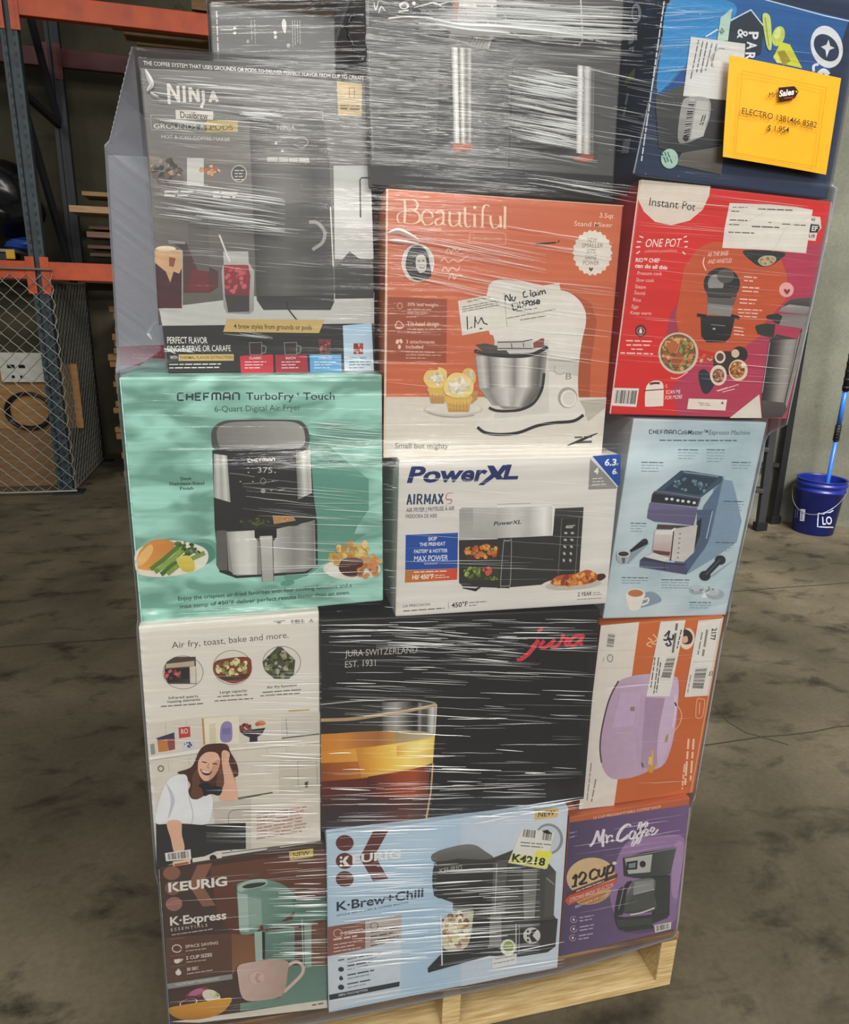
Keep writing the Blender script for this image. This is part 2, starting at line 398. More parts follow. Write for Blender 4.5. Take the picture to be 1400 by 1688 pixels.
a.z('C5').t('#e6e3dc', 'PERFECT FLAVOR', 415, 1285, 775, 1285, 56, .012).t('#e6e3dc', 'SINGLE-SERVE OR CARAFE', 415, 1360, 985, 1354, 52, .012).t('#dedbd4', 'WITH', 440, 1426, 505, 1424, 28, .02).p('#c7aa68', '515,1385 1010,1382 1010,1440 515,1442').t('#3d3218', 'THERMAL FLAVOR EXTRACTION', 525, 1426, 1000, 1424, 26, .014).g('#d6d3cc', 430, 1480, 895, 1475, 18, 2, 30)
a.part('brew_style_tiles').p('#c72b3c', '1065,1400 1307,1390 1310,1550 1075,1552')
a.z('C6').p('#c72b3c', '0,1380 270,1370 275,1525 0,1540').p('#a8283a', '290,1372 570,1372 585,1525 295,1530').p('#5fa3d6', '595,1372 875,1370 880,1525 600,1525').p('#a8cbe6', '890,1112 1145,1090 1165,1512 905,1516', '#cddde6')
for x, w in ((60, '#7f7f7b'), (370, '#7f7f7b')): a.l(w, 9, f'{x},1265 {x+110},1262 {x+110},1370 {x+8},1372', closed=True).l(w, 9, f'{x+105},1290 {x+145},1300 {x+140},1350 {x+105},1360', smooth=True).p('#2f1a18', f'{x+14},1295 {x+90},1295 {x+90},1360 {x+16},1362')
a.p('#6e3230', '670,1230 785,1235 780,1365 690,1362').b('#a85a50 #7a2a2c #4b1c1c', 730, 1300, 45, 50, 14, 18).p('#8f2f2f', '985,1270 1070,1270 1070,1366 985,1366').b('#c25a50 #7a2a2c #e0a090', 1028, 1318, 38, 42, 12, 15)
for x, w, tx, c in ((60, 110, 'CLASSIC', '#e6d9d6'), (385, 85, 'RICH', '#e6d9d6'), (675, 115, 'OVER ICE', '#e3ebf0'), (955, 150, 'COLD BREW', '#3a5b78')): a.t(c, tx, x, 1412, x+w, 1410, 20, .014).g(c, x-40 if x < 900 else x-10, 1440, x+w+40, 1438, 14, 3, 26)
a.done()

# teal air fryer carton
m, nt, b = new_mat('teal_dappled_print')
tc = nt.nodes.new('ShaderNodeTexCoord'); mp = nt.nodes.new('ShaderNodeMapping'); mp.inputs['Scale'].default_value = (11, 11, 30); mp.inputs['Rotation'].default_value = (0, -.7, 0)
nz = nt.nodes.new('ShaderNodeTexNoise'); nz.inputs['Scale'].default_value = 1; nz.inputs['Detail'].default_value = 2.2; nz.inputs['Distortion'].default_value = .6
rp = nt.nodes.new('ShaderNodeValToRGB'); e = rp.color_ramp.elements; e[0].position = .4; e[0].color = hexl('#6b9c8c')+[1]; e[1].position = .62; e[1].color = hexl('#a3d6c8')+[1]
nt.links.new(tc.outputs['Object'], mp.inputs[0]); nt.links.new(mp.outputs[0], nz.inputs['Vector']); nt.links.new(nz.outputs[0], rp.inputs[0]); nt.links.new(rp.outputs[0], b.inputs['Base Color']); b.inputs['Roughness'].default_value = .4
t, a, Q, n = carton([(196, 622), (630, 617), (632, 990), (232, 1028)], 0, .31, m, 'teal air fryer carton with a steel air fryer and plates of food pictured')
a.part('product_picture')
a.p('#5f9484', '510,715 543,736 608,790 608,840 590,866 584,880 605,880 585,892 520,940 505,950 470,960 520,900')
a.e('#5f9484', 484, 950, 16, 6, -10).e('#5f9484', 474, 961, 12, 5, -10).e('#6c9f8e', 335, 908, 26, 20)
a.sm('#4c4b48', '349,730 350,708 366,695 395,692 480,692 500,697 509,712 510,732 500,743 470,747 375,747 354,741')
a.sm('#7c7b76', '358,722 359,706 373,698 400,695 470,694.5 494,700 502,713 500,735 470,740 400,742 378,741 363,737', '#a5a49e', (1, -.4))
a.p('#262624', '350,742 512,740 517,815 523,860 524,930 505,946 390,953 362,943 354,870')
a.z('E4').q('1005,862 1135,880 1168,1330 1005,1282', '#8d8c87 #c6c5bf #a9a8a2 #d2d1cb #8f8e89').z('E5').q('490,825 625,785 640,1190 510,1252', '#6d6c67 #9d9c96 #d2d1cb #b0afa9 #c2c1bb')
a.z('E6').p('#5d5c57', '1030,320 1125,315 1140,700 1060,700 1030,650').z('PX').p('#8a8984', '373,876 415,874 470,871 519,857 521,933 503,942 390,949 377,940').q('375,877 424,874 424,947 384,947', '#a09f99 #cfcec8 #d6d5cf #bdbcb6').q('450,873 518,858 518,933 452,945', '#bdbcb6 #a5a49e #8a8984 #9f9e98 #77766f')
a.z('E7').p('#2c2f24', '0,190 280,185 520,170 640,190 500,260 0,290').b('#3e4a2a #4c5a30 #2c3020 #5b5a38', 120, 225, 140, 40, 24, 16).p('#b98a5e', '275,165 470,172 490,212 290,245').b('#9a6a40 #d0a578', 375, 205, 70, 25, 9, 9)
a.p('#1c1c1a', '110,300 315,290 315,365 285,402 275,352 155,356 148,402 112,368').p('#c6c5bf', '158,356 275,352 287,770 182,775', '#a3a29c').l('#5f5e59', 6, '158,356 182,775').l('#5f5e59', 6, '275,352 287,770')
a.z('E4').l('#7c7b76', 8, '1160,1050 1270,1060 1400,1085').z('E5').l('#7c7b76', 8, '0,1105 150,1100 330,1075')
a.l('#8c8b86', 6, '165,1085 190,1050 215,1085 190,1110', smooth=True, closed=True)
for x, y in ((50, 960), (55, 1000), (300, 1000), (-20, 1085), (95, 1085), (280, 1080)): a.e('#b5b4ae', x, y, 9, 5)
a.e('#9c9b96', 190, 1170, 22, 22).e('#7f7e79', 265, 1165, 12, 10).e('#7f7e79', 360, 1160, 35, 8, -20)
a.part('food_picture').z('E6').e('#4f8877', 880, 540, 140, 110).sm('#e3ddcc', '245,560 290,490 430,430 620,412 800,440 920,490 955,560 930,640 850,700 650,750 450,765 300,740 255,690')
a.sm('#d69a4e', '258,650 290,520 380,430 480,400 600,420 632,460 560,570 430,690 330,695 265,680', '#c9803f', (1, -1)).sm('#e5b873', '270,640 300,540 400,450 420,520 330,640')
for q, c in (('400,690 520,600 700,440', '#5b7a2a'), ('440,715 560,640 740,480', '#6d8d34'), ('500,740 600,660 820,500', '#4b6a26'), ('560,735 680,640 920,530', '#7d9a48'), ('480,690 640,560 720,470', '#86a44c')): a.l(c, 44, q)
a.b('#3f5a28 #56733a #7b8a6a #2f4420', 760, 490, 130, 60, 30, 22, 20).sm('#d9c95e', '645,595 700,560 770,560 815,620 820,690 760,715 700,690', '#c9b245')
a.z('E7').e('#dcd9cc', 1010, 660, 265, 100).b('#d6b260 #c79a48 #e3c67c #b9873c', 990, 520, 190, 110, 70, 36, -18).e('#e6e2d6', 850, 680, 80, 45).b('#c98a4a #d8a868', 1180, 590, 110, 60, 26, 30).e('#4a2620', 1005, 640, 118, 88).e('#5d3430', 1010, 590, 105, 38).b('#b5713a #9a5a2c #c98a50', 1160, 680, 100, 55, 24, 32)
a.part('lettering').z('E4').block('#24343c', 17, 660, 349, 1250, 346, 66).z('E5').t('#24343c', 'TurboFry', 33, 330, 475, 330, 66, .012).e('#5d7d78', 512, 280, 14, 16).t('#24343c', 'Touch', 560, 330, 850, 328, 66, .012)
a.z('PX').t('#3b5652', '6-Quart Digital Air Fryer', 354, 679, 496, 676, 9.5)
a.z('E4').t('#2c4644', 'Sleek', 684, 1118, 798, 1114, 30, .02).t('#2c4644', 'Stainless-Steel', 577, 1166, 915, 1160, 30, .02).t('#2c4644', 'Finish', 682, 1212, 812, 1208, 30, .02)
a.z('E5').t('#38534d', 'Instant', 755, 872, 870, 876, 26, .02).t('#38534d', 'One-Touch', 690, 915, 930, 918, 24, .02).block('#d9d7d0', 9, 50, 903, 296, 896, 26).t('#b5b4ae', '375', 140, 1002, 275, 1006, 52)
a.z('PX').t('#2f4f4c', 'Enjoy the crispiest air-fried favorites with four cooking functions and a', 294, 990, 580, 967, 6.5, .012).t('#2f4f4c', 'max temp of 450°F deliver perfect results faster than an oven.', 297, 1003, 577, 979, 6.5, .012)
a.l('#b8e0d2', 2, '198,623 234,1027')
a.done()

# white toaster oven carton
t, a, Q, n = carton([(228, 1033), (526, 1007), (529, 1388), (258, 1430)], -.016, .33, mat('white_print', '#dcd7cd', .45, noise=.05, nscale=6),
    'white carton with a laughing woman in a kitchen pictured, under the teal carton')
a.part('lettering').z('G4').t('#5d5048', 'Air fry, toast, bake and more.', 312, 292, 1128, 218, 44)
a.bar('1130,88 1250,82 1252,122 1134,130', 14).t('#3a3632', 'A', 1272, 112, 1300, 110, 26).l('#7d7870', 5, '1020,105 1105,98').p('#7d7870', '1040,108 1080,104 1062,126')
a.t('#3a332e', 'Infrared quartz', 290, 648, 498, 632, 18, .012).t('#3a332e', 'heating elements', 282, 674, 510, 656, 18, .012).g('#6d655e', 235, 702, 540, 680, 15).t('#3a332e', 'Large capacity', 648, 608, 838, 594, 18, .012).g('#6d655e', 630, 634, 850, 618, 15).g('#6d655e', 610, 664, 880, 646, 15).t('#3a332e', 'Air fry function', 975, 574, 1185, 556, 18, .012).g('#6d655e', 945, 604, 1215, 584, 15).g('#6d655e', 930, 628, 1210, 608, 15)
a.part('food_picture')
for cx, cy, rx, ry in ((390, 460, 143, 118), (735, 425, 138, 122), (1080, 390, 135, 115)): a.e('#8a827a', cx, cy, rx, ry).e('#d8d2c8', cx, cy, rx-5, ry-5)
a.p('#4a413b', '262,420 275,385 330,352 478,350 484,540 290,540 258,490').p('#b8a78c', '272,400 468,378 470,415 268,430').p('#2a2422', '258,440 430,425 432,520 280,530').b('#a84850 #c26a6a #7a2a30', 320, 475, 60, 28, 18, 16).p('#d0c9be', '436,420 478,415 480,535 440,535')
a.sm('#7d3a2c', '602,420 640,372 840,352 868,420 850,490 760,535 680,520 620,480').b('#c9bb78 #8a8a48 #e0d59a #5d6a34 #d9cfa0', 735, 425, 112, 58, 60, 17, -5).p('#46342c', '625,490 850,470 820,500 700,515')
a.p('#4b4a3c', '945,385 1050,280 1080,282 1175,375 1165,470 1130,505 1030,505 965,450').b('#3a4426 #5d6a3c #8a8a68 #2c301f #a5a088', 1065, 400, 95, 90, 60, 20)
a.part('kitchen_picture').z('G5').p('#d3ccc0', '100,62 480,5 1345,-30 1350,905 840,965 850,700 165,770')
for q in ('230,45 236,230', '380,25 385,110', '960,210 965,270', '1100,200 1104,260', '250,330 256,400', '400,300 402,350'): a.l('#b9b2a6', 4, q)
a.p('#e6e2d9', '115,298 480,238 470,268 122,318').l('#a8a196', 6, '120,320 470,270').p('#e6e2d9', '680,235 1340,178 1340,194 682,252').l('#a8a196', 5, '682,254 1340,197')
a.p('#e0d9c6', '500,20 762,0 762,200 512,206').l('#b98a4e', 14, '500,18 512,206').p('#cfc8a8', '545,60 590,50 600,200 550,200').sm('#8a7fae', '630,80 660,40 700,45 712,80 706,178 632,180').p('#7a6ea0', '640,90 700,85 698,130 640,135')
a.p('#2d2433', '765,110 952,85 930,130 895,152 895,184 838,188 838,155 800,140').b('#7a2f3a #5a2430 #8a4a3a', 810, 85, 40, 22, 14, 18).e('#c7723a', 920, 52, 35, 18).e('#b5602c', 895, 60, 18, 14)
a.p('#c9c4ba', '1060,10 1340,-10 1340,130 1070,158').l('#5d5952', 9, '1070,162 1342,130').l('#8d887e', 5, '1100,20 1110,140').l('#c2a468', 12, '1120,-35 1270,-45')
a.p('#bf7a3c', '172,172 248,160 252,252 182,262').p('#3b3a5a', '165,160 295,118 298,180 250,165 180,180').p('#8a4a4a', '245,165 298,160 300,240 255,250').p('#b5403a', '325,85 408,72 412,150 330,162').t('#e0c9c0', 'RO', 345, 130, 395, 124, 34, .02).p('#c6c9d2', '358,190 440,180 438,240 362,250').b('#5a678a #3d4a70', 400, 210, 32, 22, 12, 9).p('#8a8f8c', '120,205 150,200 158,275 128,280').p('#d6d1c8', '305,210 352,205 352,250 305,255')
a.e('#77726a', 198, 380, 24, 24).e('#d3ccc0', 198, 380, 14, 14)
a.p('#c6bfb2', '1050,310 1345,290 1345,560 1050,560').l('#a09a90', 6, '1185,330 1320,320 1328,500 1190,515', closed=True).p('#4c4842', '1235,480 1260,470 1258,515 1238,515').l('#b3ac9f', 5, '720,340 1050,320').p('#c2bbb0', '570,620 850,600 850,960 600,960').l('#8d867c', 6, '690,800 700,690 850,670', smooth=True)
a.p('#5d554c', '745,590 1000,548 1010,556 760,604').g('#b58f86', 890, 720, 1250, 660, 20, 8, 24, 0, .1).p('#3a3833', '705,780 810,770 812,960 700,965').l('#2c2b28', 7, '700,970 800,1000')
a.p('#2f2f2d', '162,770 500,782 810,770 808,955 600,975 410,1055 420,1020 168,1100').p('#d9d5cc', '680,975 840,960 830,985 700,1005').l('#4a4742', 5, '640,990 1360,900').p('#6a655c', '960,955 1060,935 1050,960 975,970')
a.part('portrait_picture')
a.sm('#4a2a20', '470,260 510,215 560,200 670,202 700,260 745,340 757,420 715,450 650,490 620,560 560,520 480,595 400,585 395,540 410,490 360,430 318,405 420,365')
a.sm('#66402f', '430,420 470,380 480,470 500,580 420,580 425,500').sm('#6b4432', '620,300 660,380 650,500 600,540')
a.sm('#dfb49a', '480,300 530,260 600,265 625,320 605,400 560,455 510,465 475,420 465,360').sm('#c99a80', '585,330 622,320 605,400 560,455 545,440')
a.sm('#6b2a2c', '482,380 520,395 565,395 545,425 505,420').sm('#efe8e0', '490,386 522,397 558,397 540,408 508,405').l('#3a241c', 8, '495,328 530,335', smooth=True).l('#3a241c', 8, '570,340 605,345').l('#b58468', 7, '545,340 535,368 550,372', smooth=True)
a.sm('#dcb096', '638,260 665,245 695,270 690,340 735,470 752,560 740,602 630,606 625,560 655,480 640,350').l('#b98a70', 6, '690,340 735,470').l('#c89b82', 5, '655,260 650,330')
a.sm('#dfe1e2', '160,760 195,580 250,460 310,425 385,430 400,560 440,600 500,580 530,545 575,600 560,720 520,780 350,770 240,775').sm('#bcc0c6', '235,480 270,600 250,740 300,600').l('#b8bcc2', 7, '400,580 430,700 420,770', smooth=True)
a.sm('#1e1c1d', '470,495 540,480 560,500 640,515 620,570 560,560 510,575 500,530')
a.sm('#dcb096', '243,762 340,755 350,850 368,960 300,985 270,880').z('G5')
a.part('barcode_sticker').bar('228,985 412,958 418,1028 236,1044', 22).p('#dccaa8', '284,1045 412,1030 412,1066 288,1085').g('#b5553a', 296, 1078, 400, 1060, 28).p('#dedad0', '425,1025 635,992 640,1035 428,1066').e('#2c2a27', 575, 1022, 26, 22)
a.done()

# black espresso machine carton with a glass of coffee
t, a, Q, n = carton([(527, 1022), (990, 1004), (963, 1318), (530, 1370)], -.02, .42, mat('black_print', '#1c1b1a', .35, noise=.1),
    'wide black carton with a glass of crema coffee and red script lettering')
a.part('coffee_glass_picture').z('G6')
a.q('85,720 930,695 915,940 85,930', '#262523 #2c2b28 #34332f #3a3834 #4c4a46 #55534e')
a.q('530,700 745,692 742,908 532,905', '#4a4946 #8d8c87 #a5a49f #77766f #3c3b38', False).q('750,700 800,700 798,906 750,906', '#33322f #2a2926 #33322f').q('795,703 830,708 824,920 792,910', '#5d5c58 #8f8e89 #4c4b48').q('862,725 930,710 917,945 858,938', '#4c4b48 #a9a8a2 #d0cfc9 #8d8c87')
a.l('#a9a8a2', 9, '85,715 350,690 620,680 800,685 900,700 932,720', smooth=True).l('#b59a74', 24, '85,830 300,822 500,795 700,765 850,735 930,718', smooth=True).l('#d6c3a0', 9, '400,805 600,775 800,742 925,716', smooth=True)
a.q('85,1262 890,1148 850,1588 85,1640', '#57241a #622a1e #4f2a25 #3f2a2a #38292c #332a2e', True).q('420,1240 885,1155 868,1400 430,1420', '#4a211b #74301f #9a4424 #a84f2a #6d3424').q('420,1400 868,1395 850,1588 430,1610', '#3c2a2c #50302b #5d352c #43302e')
a.q('85,1130 420,1120 430,1252 85,1280', '#8a4a1a #a8601e #c47a26').p('#cf8a2e', '85,935 300,920 600,908 840,918 920,940 905,1142 830,1170 700,1200 420,1245 400,1130 85,1145', '#f0cf63', (1, 0))
a.q('90,932 640,908 650,1005 90,1060', '#c9812e #d08c3a #b8763a #a86a38 #c99a5a').sm('#c6bda6', '640,905 760,908 860,918 918,942 850,962 740,985 640,1008', '#a89468', (-1, 0))
a.q('340,1040 915,962 905,1142 380,1250', '#c98a30 #dba23c #e8bc50 #f0d268 #f4dc80 #f2d878 #e0bc58')
a.q('640,1018 912,962 905,1040 640,1090', '#e0ac44 #f2da86 #f8e89c #f0d470')
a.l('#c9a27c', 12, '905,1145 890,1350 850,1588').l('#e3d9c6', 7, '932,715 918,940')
a.part('lettering').t('#bcbab4', 'JURA SWITZERLAND', 262, 366, 790, 338, 46).t('#bcbab4', 'EST. 1931', 262, 446, 485, 433, 46)
a.z('G7').part('logo_lettering')
J = '#d23a44'
for q, w in (('692,258 655,315 610,368 560,402', 33), ('600,380 560,408 525,408', 26), ('640,312 672,280 700,262', 22), ('738,262 708,300 722,318 760,304 815,258', 28), ('818,252 792,296 810,312 846,292', 28), ('846,294 866,268 880,226', 24), ('880,232 906,244 926,238', 24), ('922,240 898,282 908,298 930,288', 25), ('1034,222 980,226 934,264 944,296 985,286 1034,236', 27), ('1042,216 1010,276 1034,290', 27)): a.l(J, w, q, smooth=True, nib=35, con=.75)
a.e(J, 706, 180, 26, 14, -35).e(J, 882, 222, 15, 14)
a.done()

# white air fryer carton with navy lettering
t, a, Q, n = carton([(658, 758), (1024, 750), (1000, 995), (652, 1017)], -.017, .36, mat('pale_wood_print', '#dad6cf', .4, noise=.1, nscale=8, stretch=(.6, 1, 9)),
    'white carton with navy italic lettering and a twin window air fryer pictured')
a.part('logo_lettering').z('PX')
a.t('#1d2a63', 'Po', 671, 795, 724, 794, 25, .035, .26).t('#1d2a63', 'wer', 722, 794, 800, 792, 25, .035, .22).z('E8')
a.p('#1d2a63', '1045,165 1110,165 1150,225 1200,160 1266,160 1180,260 1210,302 1140,305 1120,280 1010,360 955,360 1085,250').z('G1').p('#1d2a63', '95,155 145,155 108,270 210,268 200,302 55,305')
a.part('lettering').z('E8').l('#27375c', 17, '250,555 272,450').l('#27375c', 17, '272,450 292,553').l('#27375c', 13, '258,520 286,519').l('#27375c', 19, '317,552 323,448').l('#27375c', 18, '350,551 356,448').l('#27375c', 16, '354,455 385,456 394,476 384,498 354,500', smooth=True).l('#27375c', 17, '372,500 397,550').l('#27375c', 17, '422,550 430,447').l('#27375c', 14, '432,455 450,530').l('#27375c', 14, '450,530 476,453').l('#27375c', 17, '478,447 474,549').l('#27375c', 17, '498,549 522,446').l('#27375c', 17, '522,446 544,548').l('#27375c', 13, '507,514 537,513').l('#27375c', 18, '560,547 606,444').l('#27375c', 18, '564,446 604,546').l('#b5656a', 12, '715,440 650,445 640,500 690,505 680,540 645,545', smooth=True, taper=True).t('#4b4d58', 'AIR FRYER | FRITEUSE À AIR', 240, 630, 720, 608, 40, .016).t('#5d5e66', 'FREIDORA DE AIRE', 236, 690, 545, 682, 38, .012)
a.part('blue_panel').p('#1b4a9c', '235,855 755,833 750,1187 230,1205')
W2 = '#dfe3ea'
a.t(W2, 'SKIP', 458, 912, 545, 908, 34, .02).t(W2, 'THE PREHEAT', 372, 968, 628, 958, 34, .02).t(W2, 'FASTER* & HOTTER', 318, 1036, 650, 1026, 34, .02).t(W2, 'MAX POWER', 318, 1120, 655, 1106, 54, .03).t(W2, 'TECHNOLOGY', 415, 1150, 552, 1145, 16, .014)
a.p('#b5742f', '230,1208 750,1188 745,1300 226,1330', '#d2452f', (1, 0)).g('#f0e0d0', 315, 1230, 650, 1218, 20).t('#f4e6d8', 'HI/ 450°F', 300, 1298, 512, 1288, 44, .025).g('#f0e0d0', 525, 1262, 620, 1256, 14).g('#f0e0d0', 525, 1284, 670, 1276, 14)
a.part('product_picture').p('#b9b8b4', '770,600 800,578 930,583 1266,580 1266,890 770,890', '#a8a7a2').p('#9c9b97', '768,610 790,590 905,590 905,890 768,900', '#adaca7')
a.z('G1').q('0,585 540,570 545,858 0,885', '#aeada8 #bdbcb7 #c9c8c3 #c2c1bc #b5b4af #cfcec9 #e6e4df #c6c5c0').l('#e6e4de', 16, '0,575 530,556 556,580 550,860', smooth=False).l('#3a3a36', 9, '0,550 330,540', taper=True)
a.p('#2f2f2c', '0,888 550,862 575,592 858,578 815,1235 430,1350 0,1385').p('#3a3a37', '575,592 858,578 852,660 575,690').l('#6d6d68', 7, '605,1240 640,690 812,680 775,1235')
a.t('#cfcdc6', '400°', 675, 790, 768, 785, 30, .02)
for i in range(5):
    for x in (680, 745): a.e('#b5b4ad', x-5*i, 835+68*i, 17, 11, 20*i)
a.z('E8').p('#2f2f2c', '765,905 1266,893 1266,1385 800,1365 765,1330').l('#161615', 30, '800,1380 930,1400 980,1370', taper=True)
a.p('#4a2f22', '830,970 1080,940 1170,985 1140,1090 850,1115').b('#d0752e #b5542a #e0a04a #8a9a3a #c96a3c', 990, 1015, 165, 62, 60, 24).p('#3a3a22', '820,1190 1160,1180 1165,1300 850,1310').b('#8a9a3c #b5b860 #5d7028', 900, 1230, 85, 50, 26, 24).b('#b5403a #c75a48', 1050, 1215, 45, 40, 10, 26).b('#a5a86a #6d7a3a', 1100, 1290, 70, 18, 12, 12)
a.l('#7d7d77', 7, '1215,915 1250,915 1266,915').z('G1').l('#8d8d87', 8, '62,935 80,912 125,908 140,930 128,1330 100,1358 50,1360 32,1330', closed=True, smooth=True).l('#6d6d68', 5, '30,1060 560,1100')
a.z('PX').t('#3a3a36', 'PowerXL', 814, 866, 859, 863, 6, .02, .2)
a.part('food_picture').z('G1').e('#d6d2c8', 755, 1335, 315, 62, -4).e('#b9b5aa', 755, 1350, 280, 50, -4).sm('#b5572a', '530,1320 600,1260 740,1245 830,1220 900,1200 985,1240 1010,1290 900,1340 700,1360 560,1350').b('#d08a3c #8a3a20 #e0ab5c #b5602c #c9803c', 770, 1295, 215, 52, 60, 28, -8).sm('#4a2420', '1000,1245 1060,1240 1075,1275 1020,1310 990,1290')
a.part('corner_badge').p('#8d8b87', '922,95 1195,375 1180,395 905,405').p('#cfd5de', '930,80 945,75 1205,370 1190,380').p('#1b4a9c', '945,70 1225,50 1222,350 1200,372').t('#e6e9ee', '6.3', 1065, 165, 1180, 162, 62, .03).t('#dfe3ea', 'QT', 1182, 162, 1206, 160, 16, .02).t('#e6e9ee', '6', 1140, 250, 1182, 248, 52, .03).t('#dfe3ea', 'L', 1186, 248, 1198, 247, 16, .02).t('#eceae5', '4', 958, 248, 1005, 246, 56, .04).g('#dcdad5', 945, 300, 1045, 294, 16).g('#dcdad5', 945, 330, 1060, 326, 16).g('#dcdad5', 940, 360, 1080, 354, 16)
a.part('lettering').t('#4a4844', '2 YEAR', 798, 1465, 938, 1455, 36, .02).g('#6d6a65', 950, 1435, 1020, 1430, 12).g('#6d6a65', 950, 1455, 1045, 1448, 12).g('#6d6a65', 795, 1500, 1045, 1484, 12)
a.z('E8').t('#33332f', '450°F', 690, 1578, 850, 1562, 46, .02).g('#5d5b56', 865, 1532, 1040, 1520, 14).g('#5d5b56', 865, 1562, 945, 1554, 14).t('#44423e', 'LA PRECISION', 210, 1575, 475, 1556, 24, .014).g('#6d6a65', 210, 1618, 620, 1588, 22).l('#8d8a85', 5, '660,1520 662,1590')
a.done()

# orange stand mixer carton
t, a, Q, n = carton([(638, 311), (1028, 338.6), (992, 747.5), (633, 754)], 0, .34, mat('orange_print', '#c8663c', .4, noise=.1, nscale=5),
    'orange and white carton with a white stand mixer and cupcakes pictured')
a.part('background_print').p('#d8d2c6', '637,654 1000,655 992,747 633,754').p('#9c4c2e', '640,489 737,493 736,598 638,596')
a.p('#a9532f', '813,478 880,470 940,482 975,500 984,530 974,600 972,655 955,655 820,640').p('#b8b2a6', '955,660 1000,657 998,672 970,695')
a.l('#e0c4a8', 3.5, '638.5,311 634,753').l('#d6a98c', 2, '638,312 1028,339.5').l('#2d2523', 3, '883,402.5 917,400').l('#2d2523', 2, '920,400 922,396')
a.part('logo_lettering').z('D4'); K = '#f0d2b4'
def pen(pts, w=22, con=.28, nib=90): a.l(K, w, pts, smooth=True, nib=0, con=con)
pen('300,195 305,300 298,430', 26); pen('258,190 330,185 400,190 435,235 415,290 340,305 300,305', 26); pen('300,305 400,305 455,350 450,410 390,438 300,432', 28); pen('300,310 245,325 222,370 240,425 300,430', 18)
pen('485,375 590,372 575,320 530,300 490,330 480,390 510,445 560,450 598,425', 24)
pen('628,325 670,300 705,320 708,380 705,440 740,450', 24); pen('705,370 650,385 622,420 640,450 680,445 705,420', 22)
pen('770,310 775,330 772,420 800,462 850,450 878,415', 25); pen('870,318 878,330 876,440 905,468', 25); pen('750,312 778,312', 14); pen('848,318 878,318', 14)
pen('935,265 935,420 955,470 995,462', 25); pen('905,325 990,332', 14)
pen('1035,340 1035,470', 25); pen('1005,472 1070,476', 14); pen('1010,338 1036,338', 14); a.e(K, 1035, 268, 17, 17)
pen('1190,255 1150,240 1122,280 1118,350 1115,475', 24); pen('1080,342 1180,348', 14); pen('1085,478 1150,482', 14)
pen('1200,355 1205,430 1230,482 1275,475 1310,440', 25); pen('1305,360 1308,440 1308,485', 25); pen('1178,352 1205,354', 14); pen('1285,358 1310,358', 14)
pen('1355,255 1352,370 1350,488', 26); pen('1325,258 1356,256', 14); pen('1325,488 1380,494', 14)
a.part('lettering').l('#e0a888', 7, '985,570 1010,528 1320,535 1362,575 1355,640 1330,655 1000,640 980,610', closed=True, smooth=True).t('#e6b898', 'KITCHENWARE', 1020, 600, 1315, 612, 26, .01)
for i, q in enumerate(('735,735 760,700 790,735 820,700 850,735 885,695', '680,835 720,800 760,845 810,810 860,840 920,800 960,780', '695,940 720,890 760,935 800,895 850,930 880,890', '760,1025 800,960 820,1020 850,980 910,985')): a.l('#ecc3a4', 11, q, smooth=True)
a.z('D5').t('#f0cfb4', '3.5qt', 1025, 355, 1165, 365, 46, .006).t('#f0cfb4', 'Stand Mixer', 770, 440, 1155, 456, 48, .008)
a.z('D6').t('#ecc9b2', 'Tilt-head design', 325, 108, 660, 108, 44, .008).g('#ddb49a', 325, 148, 680, 150, 18).g('#ddb49a', 325, 180, 480, 182, 18).t('#ecc9b2', '3 attachments', 315, 292, 615, 296, 36, .008).t('#ecc9b2', 'included', 312, 346, 495, 348, 38, .008).g('#ddb49a', 312, 385, 610, 390, 16).g('#ddb49a', 312, 420, 680, 422, 16).g('#ddb49a', 312, 450, 530, 452, 16)
a.l('#ecc9b2', 9, '235,60 285,100 270,135 215,135 205,100', closed=True, smooth=True).p('#ecc9b2', '210,120 278,120 270,138 216,138').e('#ecc9b2', 225, 275, 18, 25, 20).e('#ecc9b2', 262, 270, 16, 25, -20).e('#ecc9b2', 246, 330, 16, 24)
a.z('D4').t('#ecc9b2', '20% less weight', 328, 1298, 650, 1306, 34, .008).g('#ddb49a', 328, 1340, 580, 1344, 18).g('#ddb49a', 328, 1376, 550, 1380, 18).g('#ddb49a', 318, 1420, 420, 1420, 14).e('#d69a78', 250, 1300, 30, 36).e('#9c4c2e', 250, 1300, 20, 26)
a.z('D6').t('#6d6560', 'Small but mighty', 198, 1394, 758, 1396, 56)
a.part('portrait_picture').z('D4').e('#e0ddd4', 440, 848, 172, 200).e('#cfcdc6', 440, 848, 160, 186).sm('#2c2a27', '330,760 380,680 470,670 540,740 560,850 580,980 500,1030 400,1020 340,960 310,880').sm('#c9c5bc', '425,780 500,770 530,840 515,930 460,950 420,890').sm('#d6d3ca', '290,900 340,960 360,1030 310,985').l('#3a3835', 10, '455,890 490,905 510,890', smooth=True).e('#3a3835', 450, 830, 10, 7).e('#3a3835', 495, 825, 10, 7)
a.part('badge').z('D5').p('#dcd6cb', [(955+(192+9*math.cos(22*i*math.pi/66))*math.cos(i*2*math.pi/132), 710+(222+9*math.cos(22*i*math.pi/66))*math.sin(i*2*math.pi/132)) for i in range(132)])
for s_, x0, x1, y in (('NEW', 905, 1000, 602), ('SMALLER', 848, 1060, 656), ('SIZE.', 895, 995, 716), ('SAME', 878, 995, 778), ('POWER', 858, 1020, 832)): a.t('#84746a', s_, x0, y, x1, y+2, 42)
a.sm('#5d4c44', '918,868 928,858 940,866 952,858 962,868 940,898')
